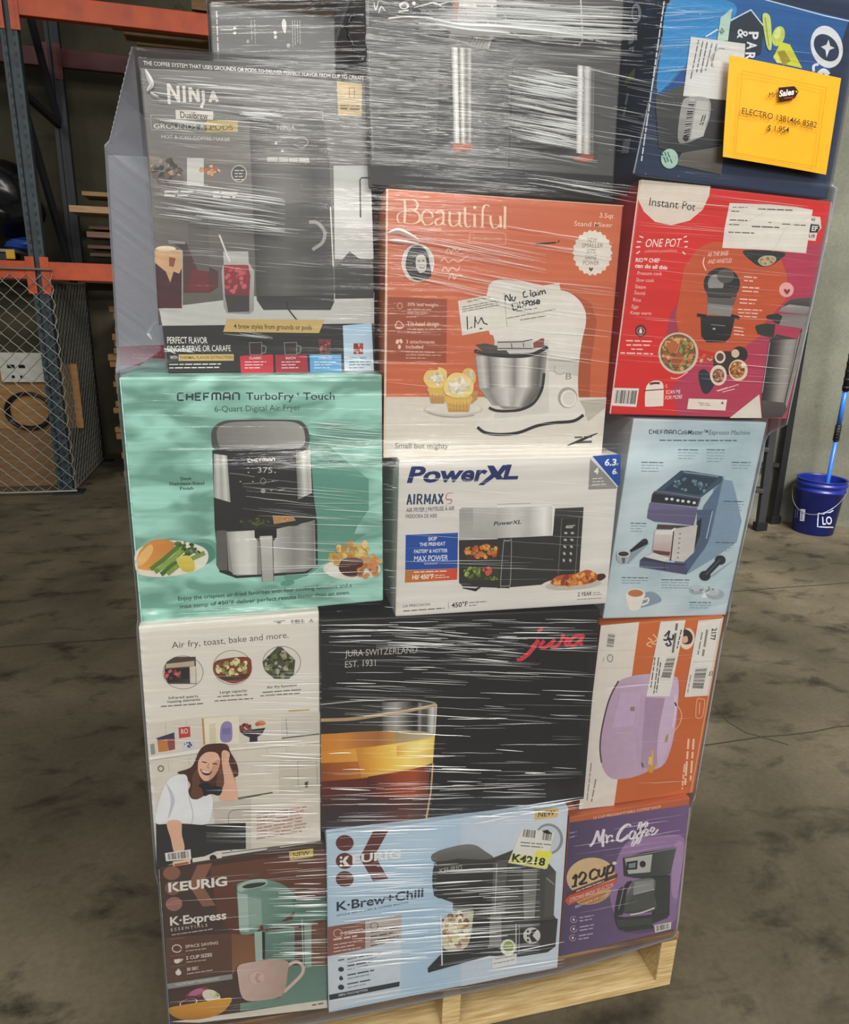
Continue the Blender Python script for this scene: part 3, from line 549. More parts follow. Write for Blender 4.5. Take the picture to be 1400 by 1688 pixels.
a.part('product_picture').z('PX').sm('#dcd8d0', '806,470 850,463 925,478 950,490 964,510 966,532 960,560 955,595 953,630 955,658 964,676 962,688 948,694 912,700 880,706 860,712 820,717 792,711 783,702 792,690 812,681 815,640 815,560 806,545', n=4)
a.p('#c6c2ba', '903,585 955,593 953,620 904,612').p('#d0ccc4', '815,560 905,560 905,680 815,690')
a.p('#8d8a86', '783,585 901,580 899,612 893,645 880,664 858,674 830,674 800,655 788,625').q('784,587 902,583 896,640 790,640', '#a3a09b #c6c3bd #77746f #a8a59f #d9d6d0 #c0bdb7 #85827d #cac7c1 #dedbd5 #8a8782 #5f5c58 #a09d97').q('790,640 896,638 870,672 812,668', '#a8a59f #8a8782 #b5b2ac #d0cdc7 #a8a59f #c6c3bd #77746f #5f5c58')
a.l('#2f2d2a', 6, '782,578 805,584 840,587 875,585 903,572', smooth=True).p('#4a4743', '784,568 800,566 830,572 840,584 800,582').z('D7').p('#bdbab4', '0,275 340,265 345,345 0,350').l('#2f2d2a', 9, '0,330 345,330 480,300').l('#2f2d2a', 8, '140,280 145,325').l('#2f2d2a', 8, '260,275 262,320').l('#3a3733', 9, '0,268 250,262 350,240').p('#8a4a48', '358,275 440,228 470,232 462,318 365,325')
a.z('PX').l('#2f2d2a', 4.5, '806,672 820,677 845,677 862,674 880,664 893,642 897,615', smooth=True).l('#2b2926', 5, '787,704 800,713 825,716 855,713 885,702 912,697 945,694 962,684', smooth=True)
a.z('D7').l('#9c988f', 7, '500,445 700,458 815,440', smooth=True).e('#a39e94', 705, 825, 98, 106).e('#e3dfd7', 715, 835, 82, 88).e('#d6d1c8', 720, 830, 62, 66).l('#aaa59b', 10, '580,500 570,545 590,580 640,590 680,570', smooth=True).t('#8a857c', 'B', 685, 640, 742, 640, 62)
a.part('food_picture').z('D6').e('#c6c2b8', 810, 985, 312, 70).e('#d9d5cb', 810, 975, 290, 58).l('#9c978d', 8, '540,1010 650,1050 850,1066 1030,1045', smooth=True)
a.e('#d8b65e', 970, 650, 78, 100).p('#b98f4c', '985,780 1070,790 1060,880 1000,930').b('#e0dcd0 #c9c5b8', 985, 640, 40, 60, 10, 24)
a.p('#d0a667', '550,800 735,810 715,925 575,918', '#b98a50').e('#d8b45c', 640, 770, 105, 60).sm('#e3c877', '495,660 540,580 640,570 660,540 740,590 720,720 640,760 540,740').b('#e6e2d4 #d0ccb8 #dcd3a8 #bdb594', 640, 660, 80, 70, 28, 26)
for x in (590, 620, 655, 690): a.l('#b08648', 5, f'{x},810 {x+4},918')
a.p('#d6ad62', '735,895 995,895 972,1012 757,1012', '#c0924e').e('#d8b45c', 865, 870, 150, 65).sm('#e6cf86', '705,780 740,660 820,600 930,620 1010,700 1010,800 930,860 780,850').b('#ebe7da #d6d1c2 #e0d6ae #c2bca4', 870, 740, 105, 90, 40, 32)
for x in (775, 810, 845, 880, 915, 950): a.l('#b5883e', 5, f'{x},905 {x},1010')
a.part('handwritten_label', 'white paper label with black handwriting').z('PX').p('#d9d6cc', '755,496 922,466 932,520 762,553').l('#a5a298', 1, '831,482 836,538')
a.z('D4').g('#7a776f', 905, 1318, 1310, 1240, 16, 3, 24).t('#5d5a53', 'Sign Here Name', 955, 1262, 1195, 1216, 20)
a.z('D5'); ink = '#25262a'
for q in ('80,1210 85,1135 130,1195 125,1125', '150,1150 145,1180 170,1190 182,1150', '285,1095 262,1110 268,1155 310,1145', '330,1082 336,1150', '378,1106 354,1116 360,1148 384,1130 382,1106 394,1142', '408,1104 412,1138', '403,1084 408,1088', '426,1136 428,1098 446,1094 452,1130', '452,1100 472,1088 484,1122',
          '145,1215 160,1285', '140,1220 200,1220 205,1265 160,1288', '222,1200 230,1265', '270,1195 248,1210 270,1230 245,1255', '285,1255 290,1195 315,1200 290,1228', '325,1200 322,1235 350,1230 345,1195 325,1200', '375,1185 362,1205 380,1215 360,1232', '400,1210 425,1195 400,1185 395,1220 430,1215'): a.l(ink, 13, q, smooth=True)
a.g('#7a776f', 190, 1300, 400, 1270, 18).g('#7a776f', 100, 1370, 580, 1280, 15).g('#7a776f', 230, 1388, 490, 1345, 15)
a.z('D6')
for q in ('955,10 960,150 1010,120', '1040,10 1035,130', '1035,30 1070,90 1105,20', '1105,20 1130,80 1170,95', '1085,140 1115,138'): a.l(ink, 13, q)
a.z('D7').part('lettering').g('#55524c', 775, 1232, 950, 1225, 30).g('#55524c', 790, 1285, 950, 1278, 45).l('#2b2a27', 28, '700,1306 850,1245 1005,1180', taper=True)
a.done()

# red multi cooker carton
t, a, Q, n = carton([(1056, 296), (1371, 332), (1297, 690), (1005, 683)], .012, .34, mat('red_print', '#d6251d', .4, noise=.12, nscale=5),
    'red multi cooker carton with a cream dome logo, under the blue carton')
a.part('background_print').p('#b33a55', '1290,400 1356,400 1338,500 1297,690 1118,685 1105,640 1150,600 1262,540').p('#a03a50', '1108,512 1118,500 1122,556 1098,550')
a.p('#c2562f', '1128,440 1150,410 1175,398 1240,404 1285,420 1298,455 1295,495 1262,530 1255,552 1225,574 1180,582 1140,574 1120,556 1114,520').p('#ded6c8', '1252,650 1256,689 1203,689')
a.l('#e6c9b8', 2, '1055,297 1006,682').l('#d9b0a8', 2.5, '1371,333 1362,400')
a.part('logo_panel').z('D8').p('#dcd2c3', '398,112 1200,190 1185,300 1110,460 960,585 750,640 560,600 430,480 362,340', raw=False).t('#2c2c2b', 'Instant', 490, 412, 825, 448, 92).t('#2c2c2b', 'Pot', 870, 452, 1018, 474, 92)
a.part('lettering')
for q in ('380,765 425,782', '350,830 402,832', '340,892 390,888', '345,968 385,940', '890,780 928,765', '895,830 940,828', '900,890 935,886', '875,945 910,975'): a.l('#f0d6cf', 15, q)
a.t('#f2e4dc', 'ONE POT', 442, 892, 850, 884, 92, .008, .12).t('#ef9a8e', 'unlimited possibilities', 440, 955, 812, 948, 34, .008).t('#f2e4dc', 'RIO™ CHEF', 335, 1062, 610, 1068, 44, .025).t('#f2e4dc', 'can do all this', 328, 1125, 700, 1150, 44, .03)
for s_, x0, x1, y in (('Pressure cook', 355, 640, 1210), ('Slow cook', 340, 548, 1288), ('Steam', 328, 452, 1365), ('Sauté', 318, 446, 1435), ('Rice', 305, 395, 1515)): a.t('#eebfb5', s_, x0, y, x1, y+8, 40, .006)
a.z('E2').t('#eebfb5', 'Eggs', 290, 125, 368, 128, 40, .006).t('#eebfb5', 'Keep warm', 275, 195, 515, 205, 38, .006)
a.e('#5a2a26', 395, 388, 66, 72).l('#c9a59c', 6, '395,345 350,390 395,435 440,390', closed=True, smooth=True).sm('#e6d9d2', '375,400 395,355 412,400 395,418')
a.g('#f0c8bf', 225, 508, 535, 518, 30).g('#f0c8bf', 230, 558, 500, 562, 30).g('#f0c8bf', 285, 605, 420, 608, 26).g('#f0c8bf', 160, 650, 535, 662, 32).t('#f2dcd6', 'SCAN ME', 682, 1116, 850, 1108, 42, .02).t('#f2dcd6', 'FOR MORE', 675, 1180, 870, 1168, 42, .02).l('#e6a8a8', 10, '700,1005 680,1025 705,1045').p('#e6ded2', '950,1168 1392,1182 1372,1306 930,1290').g('#8a8078', 1060, 1222, 1190, 1230, 16).g('#8a8078', 1070, 1245, 1200, 1250, 14).p('#55504a', '1318,1230 1338,1200 1355,1230')
a.bar('88,1045 375,1052 345,1266 60,1250', 18)
a.sm('#e6ded2', '450,1080 480,1000 560,962 640,980 660,1060 655,1240 640,1255 470,1262 445,1240').l('#5a2420', 12, '430,1078 660,1062').l('#5a3028', 26, '500,1000 560,990 615,992', smooth=True)
a.z('D8').t('#f0d2bf', 'AS THE BASE', 1165, 1000, 1400, 985, 50, .006, .1).t('#f0d2bf', 'AND WHISTLES', 1165, 1085, 1440, 1070, 50, .006, .1).l('#f0d2bf', 12, '1130,1010 1115,1080 1150,1165', smooth=True)
a.z('E1')
for x, y, w, r in ((245, 1180, 140, 2), (225, 1295, 200, 2), (195, 1425, 190, 2)): a.g('#f0d2bf', x, y, x+w, y+12, 24, r, 42)
a.z('E3')
for x, y, w, r in ((235, 130, 250, 3), (190, 318, 110, 3)): a.g('#f0d2bf', x, y, x+w, y+14, 20, r, 36)
a.z('E2').l('#e8c6c6', 10, '740,930 820,935 935,865', smooth=True).l('#e8c6c6', 8, '1270,1080 1400,1040')
a.z('E3').l('#e8c6c6', 8, '20,985 240,915').l('#e8c6c6', 8, '70,995 200,962')
a.part('product_picture').z('E2').p('#26302f', '1195,0 1400,0 1395,110 1180,90').z('PX')
a.e('#2b2d2b', 1190, 468, 30, 27).e('#8d8d88', 1180, 468, 13, 16).e('#55544f', 1196, 455, 14, 12).p('#3b3c39', '1163,475 1216,475 1214,490 1167,490').p('#5d5d58', '1166,490 1214,492 1208,505 1168,505').p('#8a8a85', '1167,500 1208,504 1206,522 1165,518').p('#2b2c2a', '1155,520 1212,522 1204,556 1195,564 1165,564 1156,554', '#1e1f1d').l('#1e1f1d', 5, '1149,519 1164,521').l('#1e1f1d', 5, '1205,520 1219,524').e('#b5b4ae', 1177, 542, 2.5, 1.5).l('#8a8a85', 1.2, '1172,535 1195,537')
a.z('E3').p('#55524d', '700,95 790,20 1030,0 1015,90 980,110', '#3d3b38').p('#a39e98', '660,150 690,110 770,75 985,100 975,190', '#74706b').p('#7f7a75', '600,172 980,190 955,335 640,290', '#8f8a84').p('#2f322f', '525,205 545,185 650,168 700,200 660,290 590,240 540,225').p('#33362f', '412,310 430,292 520,275 625,285 605,425 560,420 440,385 425,350')
a.p('#3e3b38', '640,385 850,440 715,1105 478,1082 495,900 560,460').q('570,440 850,440 715,1105 480,1082', '#2f2c2a #3a3735 #55514d #7a7570 #9a948e #a09a94 #8f8983').l('#4b4743', 9, '640,390 850,440 720,1100').p('#8d8781', '850,440 905,330 955,335 745,1150 718,1105').l('#3b3835', 10, '900,340 720,1110').l('#b5afa8', 6, '958,340 735,1150').p('#55504c', '478,1080 718,1105 745,1180 690,1258 485,1262', '#403c39').l('#bdb4b8', 7, '565,470 485,1000')
a.part('food_picture').z('E2').e('#cfc4ac', 828, 645, 232, 240).e('#6d5a38', 826, 640, 205, 215).b('#c98a4a #a8602f #d6a868 #5d6a34 #8a9a5a #b5743c', 826, 640, 185, 195, 110, 30).sm('#b5652f', '700,560 760,500 820,540 800,620 720,640').sm('#a8552a', '760,700 830,640 880,690 820,800 750,770')
a.sm('#2b2f38', '1060,880 1130,830 1200,900 1240,1010 1170,1110 1100,1080').b('#c96a3c #e0a878 #b5452c', 1150, 720, 80, 50, 22, 26).e('#3a2a26', 1380, 760, 150, 140)
a.e('#e0d6c2', 1290, 900, 96, 118).e('#7a4a38', 1290, 905, 68, 80).b('#a86a4a #5d3024 #c98a6a', 1290, 905, 55, 62, 26, 20).e('#e0d6c2', 1310, 690, 62, 72).e('#5a4636', 1310, 690, 42, 48)
a.z('E3').e('#2c2826', 250, 600, 85, 85).e('#e0cfae', 235, 765, 100, 112).e('#a86a3a', 225, 760, 80, 90).b('#c98a4a #8a4a24 #e0b070 #7a3a20', 225, 760, 70, 80, 34, 20).e('#e6dcc8', 285, 715, 26, 26).e('#cfc4a8', 205, 590, 42, 44)
a.z('E1').sm('#26302f', '245,885 680,910 620,1000 520,1060 420,1060 320,1000').sm('#b0a888', '395,1000 450,950 560,945 600,985 540,1045 450,1055').b('#8a8a4a #c9b878 #a8602f', 495, 1000, 75, 36, 16, 16)
a.e('#e6a8a4', 710, 1318, 80, 82).sm('#8a3044', '680,1320 700,1308 715,1325 735,1310 750,1325 715,1370')
a.part('shipping_label', 'creased white address label').p('#dcd6cc', '985,508 1085,518 1096,640 1052,690 1032,782 940,772').p('#232323', '960,592 1068,604 1080,640 1052,690 955,690').t('#e2ded6', 'EF', 985, 668, 1050, 672, 52, .03).t('#2c2c2b', 'AS', 978, 560, 1025, 562, 30, .02).t('#2c2c2b', 'US', 955, 742, 1022, 746, 34, .02)
a.p('#dedad0', '85,364 520,380 820,408 1000,440 925,916 480,880 5,858 30,640').l('#c6c2b8', 5, '500,450 300,560 60,600').l('#cac6bc', 5, '560,900 700,640 960,520')
for x0, x1, y, h in ((118, 280, 415, 22), (395, 775, 435, 22), (105, 190, 458, 16), (85, 280, 555, 20), (510, 545, 582, 16), (660, 750, 600, 18), (795, 920, 610, 18), (80, 190, 605, 18), (330, 630, 628, 24), (72, 365, 690, 22)): a.g('#4a4844', x0, y, x1, y+(x1-x0)*.04, h)
a.done()
# pale blue espresso machine carton
t, a, Q, n = carton([(1045, 690), (1265, 696), (1197, 1014), (994, 1020)], .012, .34, mat('pale_blue_print', '#c3d2d6', .4, noise=.3, nscale=7, col2='#a3b8bf'),
    'pale blue carton with a blue espresso machine pictured, under the red carton')
a.part('product_picture').z('G2').p('#7f97aa', '980,580 1050,592 1080,700 1125,917 870,917 900,640').z('G3').p('#7f97aa', '895,0 1100,0 1125,90 1085,260 900,390 700,510 640,480 820,250').z('PX')
a.p('#5a7088', '1160,834 1195,784 1190,800 1172,882 1162,905 1128,946 1110,930 1150,868')
a.z('G2').p('#34495a', '440,672 640,510 700,512 975,556 965,600 800,725', '#3f5a68').p('#2c3c49', '500,665 660,540 930,575 790,705').l('#8fa5b0', 7, '660,520 940,558').b('#5d7888 #42596a #6d8896', 720, 630, 150, 50, 22, 18, 10).p('#4a4b5e', '430,672 800,728 775,800 400,765 410,700').p('#23262c', '420,690 780,740 760,795 405,755')
for x, y in ((525, 735), (568, 737), (615, 747), (655, 752), (700, 757), (745, 766)): a.e('#d6dade', x, y, 13, 11)
a.p('#6d6788', '390,765 770,805 745,917 370,885').z('G3').p('#625d7c', '378,0 770,0 740,125 560,105 430,95 372,68').p('#4c5e75', '770,0 900,0 855,260 690,500 660,430 760,330').p('#23272e', '770,90 805,65 790,200 735,340 745,200').l('#a5b6c2', 9, '890,10 840,230')
a.p('#4a3d3c', '455,115 735,130 730,160 445,155').p('#c6c0ba', '590,150 770,120 740,340 660,415 555,405').p('#cfc8c4', '430,170 590,165 560,400 410,330', '#b5908a').p('#5d4038', '415,320 555,335 545,365 425,350').p('#dcd6d0', '440,160 590,160 580,200 430,195').l('#2a2a2e', 9, '580,170 555,405').l('#e6e2de', 10, '560,165 595,145').p('#d0ccc8', '345,380 500,415 550,385 420,340')
for i in range(6): a.e('#77706c', 632-4*i, 190+38*i, 9, 5)
a.p('#4b4a68', '315,400 500,428 660,440 690,470 685,515 500,485 310,455').p('#35384a', '315,400 345,375 520,415 690,430 660,445 500,428').l('#2a2c3a', 6, '505,430 505,485')
a.part('accessory_picture').l('#1f2326', 44, '245,340 350,250').e('#1f2326', 352, 255, 24, 26).e('#a8adb0', 180, 375, 55, 55).e('#c6c9ca', 180, 350, 55, 28).e('#3a2f2c', 180, 350, 42, 19).p('#5d6468', '165,380 195,380 190,425 170,425').p('#8b9ba6', '235,340 395,260 350,300 215,430')
a.p('#94a5ae', '860,540 1065,395 1010,440 900,530').l('#20262b', 46, '830,525 950,400').e('#20262b', 830, 525, 44, 40).e('#20262b', 952, 400, 42, 38).l('#4a5560', 10, '835,515 950,395')
a.e('#9aa6ac', 765, 640, 62, 40).e('#b5bcc0', 770, 625, 50, 26).e('#9aa6ac', 915, 675, 72, 42).e('#b5bcc0', 900, 660, 46, 26).b('#7f8a90 #c9ced0', 840, 645, 110, 30, 20, 12).p('#dfe6e8', '800,700 825,660 850,700')
a.sm('#8297a5', '340,670 420,655 480,700 470,740 330,780 290,770').sm('#e3dcd0', '210,660 350,660 340,720 310,790 240,800 212,740').e('#d9d2c6', 280, 662, 72, 36).e('#b5754a', 280, 665, 60, 28).l('#e3dcd0', 14, '345,715 380,705 375,740 330,760', smooth=True)
a.part('lettering').z('G2').block('#33435a', 7, 390, 217, 602, 220, 30).t('#33435a', 'CaféMaster™', 612, 222, 852, 224, 36, .026).t('#4f6070', 'Espresso Machine', 862, 224, 1188, 226, 36, .004)
a.g('#50626c', 470, 274, 1085, 276, 18)
for x0, x1, y, r in ((618, 780, 348, 4), (845, 990, 348, 5), (325, 500, 448, 4), (1045, 1195, 448, 3), (980, 1140, 758, 4)): a.g('#4f616c', x0, y, x1, y+3, 15).g('#8496a0', x0, y+23, x1, y+26, 13, r-1, 23)
a.z('G3')
for x0, x1, y, r in ((240, 365, 112, 4), (170, 380, 545, 3), (485, 710, 562, 4), (708, 880, 742, 3), (915, 1060, 265, 4)): a.g('#4f616c', x0, y, x1, y+3, 15).g('#8496a0', x0, y+21, x1, y+24, 13, r-1, 21)
a.done()

# orange and white slow cooker carton lying on its side
t, a, Q, n = carton([(991, 1031), (1194, 1016), (1144, 1307), (954.5, 1334)], .004, .34, mat('orange_side_print', '#c9672f', .4, noise=.1, nscale=5),
    'orange and white carton with a lilac cooker printed sideways and two shipping labels')
a.part('background_print').z('G8').p('#dcd5ca', '245,150 550,122 350,1580 70,1612').l('#c9c0b4', 4, '230,350 520,345').l('#c9c0b4', 4, '220,490 500,485').l('#e09a66', 10, '1218,80 960,1478')
a.part('product_picture').sm('#b59ab0', '640,535 480,555 370,610 300,760 250,980 235,1120 245,1230 280,1320 350,1370 500,1355 620,1310 740,1260 800,1130 840,940 862,700 860,590 830,555', '#c6aec6', (1, 0)).l('#4b4048', 12, '385,590 310,740 255,960 238,1120 250,1240', smooth=True)
a.p('#a58aa4', '600,720 760,730 700,1000 690,1260 570,1290 560,1250 575,980', '#ad94ae').sm('#c9b4cc', '830,580 862,640 850,800 820,1010 760,1180 710,1275 690,1180 705,980 750,750 790,600').p('#baa0ba', '545,690 600,700 560,1260 545,1290 520,960').p('#bfa6c2', '400,680 560,680 500,950 330,960').l('#c9b4cc', 5, '350,1000 470,1005 520,960 555,690', smooth=True)
a.p('#8a8064', '480,795 515,795 510,830 475,825').l('#d9a94a', 16, '640,1150 655,1160 645,1300', smooth=True).p('#c99a3c', '615,1270 680,1262 650,1325 615,1310').p('#e0c070', '625,1195 655,1190 650,1250 620,1255').l('#e8b48a', 7, '850,780 885,850 870,930 810,1010', smooth=True).p('#a88a4a', '760,1030 780,1010 775,1070 750,1080').l('#e6d9ea', 8, '835,700 835,830 815,960', smooth=True).l('#3a3440', 12, '832,760 845,790').l('#6a5a68', 14, '570,1240 580,1275')
a.part('portrait_picture').e('#e6d2c0', 930, 255, 60, 85, 8).sm('#3a2622', '905,180 950,195 975,240 960,290 915,300 890,280 900,230').sm('#dcae94', '900,240 930,235 935,275 905,290 890,270')
a.part('lettering').l('#f0b48a', 10, '620,250 650,270 610,300 650,320', smooth=True).l('#f0b48a', 10, '660,220 690,260 650,290 690,300', smooth=True).l('#eeb48c', 6, '1010,740 1045,735 1070,745 1060,840 1045,880 1010,885 1000,860', closed=True, smooth=True).l('#eeb48c', 7, '1032,760 1025,855')
a.t('#f0c8a8', 'by Drew', 962, 1050, 950, 1210, 30, .01) if False else a.g('#f0c8a8', 935, 1050, 905, 1440, 30, 2, 0, 40)
a.g('#f0c8a8', 905, 1250, 885, 1450, 22).g('#8a8078', 165, 1240, 130, 1540, 16).g('#8a8078', 200, 1370, 165, 1550, 20)
a.bar('305,205 360,212 342,332 288,325', 12, '#d5cec2', '#4a4744', along=1, lo=0, hi=1).e('#8d8a84', 318, 410, 26, 32).e('#d5cec2', 318, 410, 18, 23).l('#8d8a84', 5, '270,400 262,440')
a.part('shipping_label', 'white shipping label with barcode and pen initials').p('#dfdcd4', '718,118 918,106 790,712 605,712').g('#6d6a65', 840, 130, 805, 370, 34).g('#3c3a37', 880, 180, 845, 330, 16).bar('770,395 840,388 790,592 715,585', 20, '#d9d6ce', along=1, lo=0, hi=1).g('#55524e', 700, 400, 660, 690, 16, 2, 0, -30).g('#4a4743', 715, 440, 680, 680, 16)
for q in ('750,235 790,190', '790,190 770,260 740,260', '820,220 810,260 780,250 800,300 765,310', '755,300 775,290'): a.l('#2c3444', 14, q, smooth=True)
a.part('shipping_label.', 'white shipping label near the right edge').p('#dfdcd4', '1018,110 1212,92 1098,705 908,718').t('#2c2a28', '2177', 1128, 172, 1112, 268, 36, .03).g('#8a8680', 1080, 180, 1045, 390, 34).g('#77736d', 1045, 200, 1010, 380, 18).bar('998,478 1092,468 1050,678 965,670', 20, '#dcd9d1', along=1, lo=0, hi=1).l('#b5b0a6', 4, '975,440 1150,428').t('#2c2a28', 'G2', 1110, 510, 1100, 550, 26, .02).g('#8a8680', 955, 540, 930, 680, 14).l('#c9bfb0', 4, '1020,120 1200,103 1090,695')
a.done()

# purple drip coffee maker carton
t, a, Q, n = carton([(939, 1347), (1138, 1315), (1114, 1531), (922, 1577)], -.008, .3, mat('orange_top_print', '#c06336', .4, noise=.1, nscale=5),
    'purple drip coffee maker carton with white script, at the right end of the pallet')
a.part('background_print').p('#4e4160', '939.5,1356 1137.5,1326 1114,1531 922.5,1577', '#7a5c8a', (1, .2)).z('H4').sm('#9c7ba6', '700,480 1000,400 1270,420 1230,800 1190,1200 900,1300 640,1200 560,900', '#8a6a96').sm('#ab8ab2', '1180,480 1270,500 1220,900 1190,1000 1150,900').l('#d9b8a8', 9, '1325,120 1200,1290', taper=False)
a.l('#e6b48c', 7, '170,215 1330,45').p('#e0c3b0', '165,300 340,262 360,280 170,330') if False else None
a.part('logo_lettering'); K = '#e6dce6'
for q, w in (('365,495 400,455 440,345', 24), ('440,345 450,400 458,450', 26), ('458,450 480,400 500,330', 24), ('500,330 490,420 490,500', 27), ('520,380 530,430 525,465', 20), ('528,430 550,395 578,390 575,410', 18)): a.l(K, w, q, smooth=True, nib=20, con=.55)
a.e(K, 580, 438, 13, 13).l(K, 30, '760,300 735,285 690,310 645,370 630,430 660,445 700,420 740,385', smooth=True, nib=20, con=.5).l(K, 20, '790,345 760,360 745,405 765,425 790,400 800,360 785,345', smooth=True, nib=20, con=.55)
a.l(K, 20, '800,380 835,340 865,290 860,265 840,280 825,360 800,450 775,490 770,470 800,420', smooth=True, nib=20, con=.55).l(K, 20, '830,380 870,330 915,290 915,262 890,280 870,350 845,440 820,468 815,450 840,410', smooth=True, nib=20, con=.55).l(K, 18, '860,390 905,370 925,340 905,330 885,360 895,390 925,380', smooth=True, nib=20, con=.6).l(K, 18, '925,380 960,355 985,325 965,312 945,345 955,380 990,370 1020,330', smooth=True, nib=20, con=.6)
a.part('badge').e('#d9b98a', 375, 790, 235, 185, -8).e('#c79a62', 390, 960, 180, 90, -14).p('#5a3a34', '140,940 630,755 632,790 145,985').p('#c9553a', '130,1005 170,965 600,815 630,790 625,830 590,870 160,1062 125,1020').p('#b5762c', '260,1030 530,930 480,1000 380,1045 280,1050')
for q in ('200,810 235,770 220,880', '190,885 240,870', '255,800 290,745 325,765 310,810 265,860 340,840', '440,735 410,715 370,750 370,800 400,810 440,785', '455,715 450,770 475,785 510,740', '510,690 500,760 520,770', '540,680 520,820', '530,720 560,680 590,690 580,740 540,755'): a.l('#2a2422', 24, q, smooth=True, nib=20, con=.6)
a.e('#e8dcc8', 600, 655, 20, 16).t('#e8c9b8', 'STRONG BREW SELECTOR', 170, 1035, 590, 880, 36, .02).g('#e8dcc8', 235, 930, 500, 830, 16).t('#e0d2dc', 'BREW NOW OR LATER', 225, 1088, 540, 965, 22, .016)
a.part('lettering').t('#f0c8a6', '12 CUP PROGRAMMABLE COFFEEMAKER', 400, 236, 1050, 124, 24, .014)
for i, (x, y) in enumerate(((210, 1200), (210, 1290), (200, 1375))): a.l('#c9a8b8', 5, [(x+32*math.cos(k*.6), y+30*math.sin(k*.6)) for k in range(10)]).sm('#e6dce6', f'{x-10},{y-5} {x+2},{y-12} {x+10},{y+4} {x-2},{y+12}').g('#bfaecb', x+58, y-12, x+195, y-36, 20, 2, 32)
a.g('#a08cae', 170, 375, 240, 360, 20, 2, 40)
a.part('product_picture').p('#2f332e', '680,605 880,550 1000,535 1200,505 1190,540 1140,760 1050,790 790,800 690,780', '#454a44', (1, 0)).p('#3a3e38', '960,560 1190,525 1140,740 945,775', '#50554e', (1, -.2)).p('#b9b8b2', '700,612 965,570 945,742 735,760 718,700').p('#1f211f', '715,645 825,628 818,715 718,722').p('#7d8a86', '735,662 805,650 800,698 738,704').e('#1f211f', 872, 665, 30, 32).l('#8a8a84', 8, '690,600 1195,512')
a.p('#262925', '790,795 1140,770 1130,1160 960,1180 960,820').p('#30342f', '985,800 1140,780 1130,1150 990,1150').sm('#6d706a', '780,830 980,805 985,960 985,1110 720,1140 680,1100 700,1000 760,900', '#3f423d').p('#8d8e88', '790,835 975,815 980,905 780,950').p('#4b4e48', '770,950 985,905 985,1080 700,1120').l('#b5b5ae', 9, '780,955 985,905').l('#d6d5cf', 14, '750,1150 860,1130 985,1085', smooth=True)
a.p('#262925', '640,900 690,880 730,830 770,825 720,920 680,1150 600,1165 605,1080').l('#8d8f88', 8, '690,880 640,1100').p('#2a2d28', '600,1160 700,1175 960,1150 1130,1130 1110,1180 960,1240 1000,1290 780,1320 640,1290 610,1230').p('#3d413b', '615,1200 960,1180 960,1240 640,1270').sm('#5c4468', '640,1300 800,1330 1000,1300 980,1280 700,1315')
a.part('barcode_sticker').bar('980,1250 1145,1218 1140,1285 990,1322', 14)
a.done()

# pale blue coffee maker carton, bottom middle
t, a, Q, n = carton([(538, 1376), (937, 1330), (919, 1594), (542, 1670)], -.032, .4, mat('ice_blue_print', '#a9c4d8', .4, noise=.12, nscale=5, col2='#b9cddc'),
    'ice blue single serve coffee maker carton with a brown dotted letter emblem, bottom row middle')
a.part('background_print').p('#c3d0dc', '760,1352 937,1331 919,1594 760,1626', '#cdd6df', (1, 0)).z('H2').p('#c9d2da', '100,1130 705,985 700,1430 112,1580')
a.p('#8a5a4a', '100,890 412,838 412,1070 105,1130').p('#b8aca6', '415,838 712,790 708,985 415,1070').p('#262a2e', '112,1448 695,1338 692,1378 116,1492').t('#d9dde2', 'SIMPLE TOUCH BUTTONS', 190, 1462, 430, 1415, 18, .016)
a.g('#ddc9bf', 150, 1000, 345, 968, 26).g('#ddc9bf', 240, 935, 390, 905, 14, 2, 22).g('#ddc9bf', 150, 1040, 390, 1000, 14, 3, 28).g('#5d5650', 455, 940, 690, 895, 20, 4, 36).l('#dcb8a8', 6, [(185+36*math.cos(k*.6), 940+34*math.sin(k*.6)) for k in range(12)]).l('#55504b', 6, [(485+32*math.cos(k*.6), 880+30*math.sin(k*.6)) for k in range(12)])
for y, w in ((1160, 280), (1215, 210), (1290, 220), (1365, 190)): a.g('#44484d', 265, y, 265+w, y-w*.19, 20).g('#7d8288', 265, y+28, 225+w, y+28-w*.17, 12)
a.e('#2c3036', 212, 1238, 24, 20).sm('#2c3036', '210,1290 230,1315 212,1330 195,1315').e('#2c3036', 212, 1385, 26, 22).g('#44484d', 190, 1170, 240, 1160, 20)
a.part('logo_emblem'); Kb = '#63322c'
a.e(Kb, 242, 198, 74, 66).e(Kb, 242, 345, 74, 66).e(Kb, 242, 495, 74, 66).p(Kb, '475,102 605,90 490,300 600,490 475,512 365,320')
a.part('logo_lettering').p('#e6e2de', '245,310 280,302 250,345 285,385 245,388 222,348').e('#e6e2de', 212, 318, 11, 11).e('#e6e2de', 212, 350, 11, 11).e('#e6e2de', 212, 382, 11, 11).t('#e6e2de', 'EURIG', 305, 366, 702, 318, 66, .03)
a.part('lettering').t('#27303f', 'K·Brew+Chill', 175, 758, 888, 640, 70, .024).t('#4c5866', 'SINGLE SERVE ICED & COFFEE BREWER', 175, 802, 770, 692, 13, .01)
a.part('product_picture').z('H3').sm('#7a7a76', '170,430 260,380 450,335 560,340 640,390 720,450 650,480 400,470 200,490', '#5d5d59').p('#35352f', '190,500 400,460 650,470 720,450 900,380 1100,470 1210,500 1275,575 1255,960 1290,1010 1270,1240 1200,1290 940,1330 680,1320 270,1400 270,1240 500,1230 520,960 360,920 360,850 190,790', '#4a4a46', (1, 0))
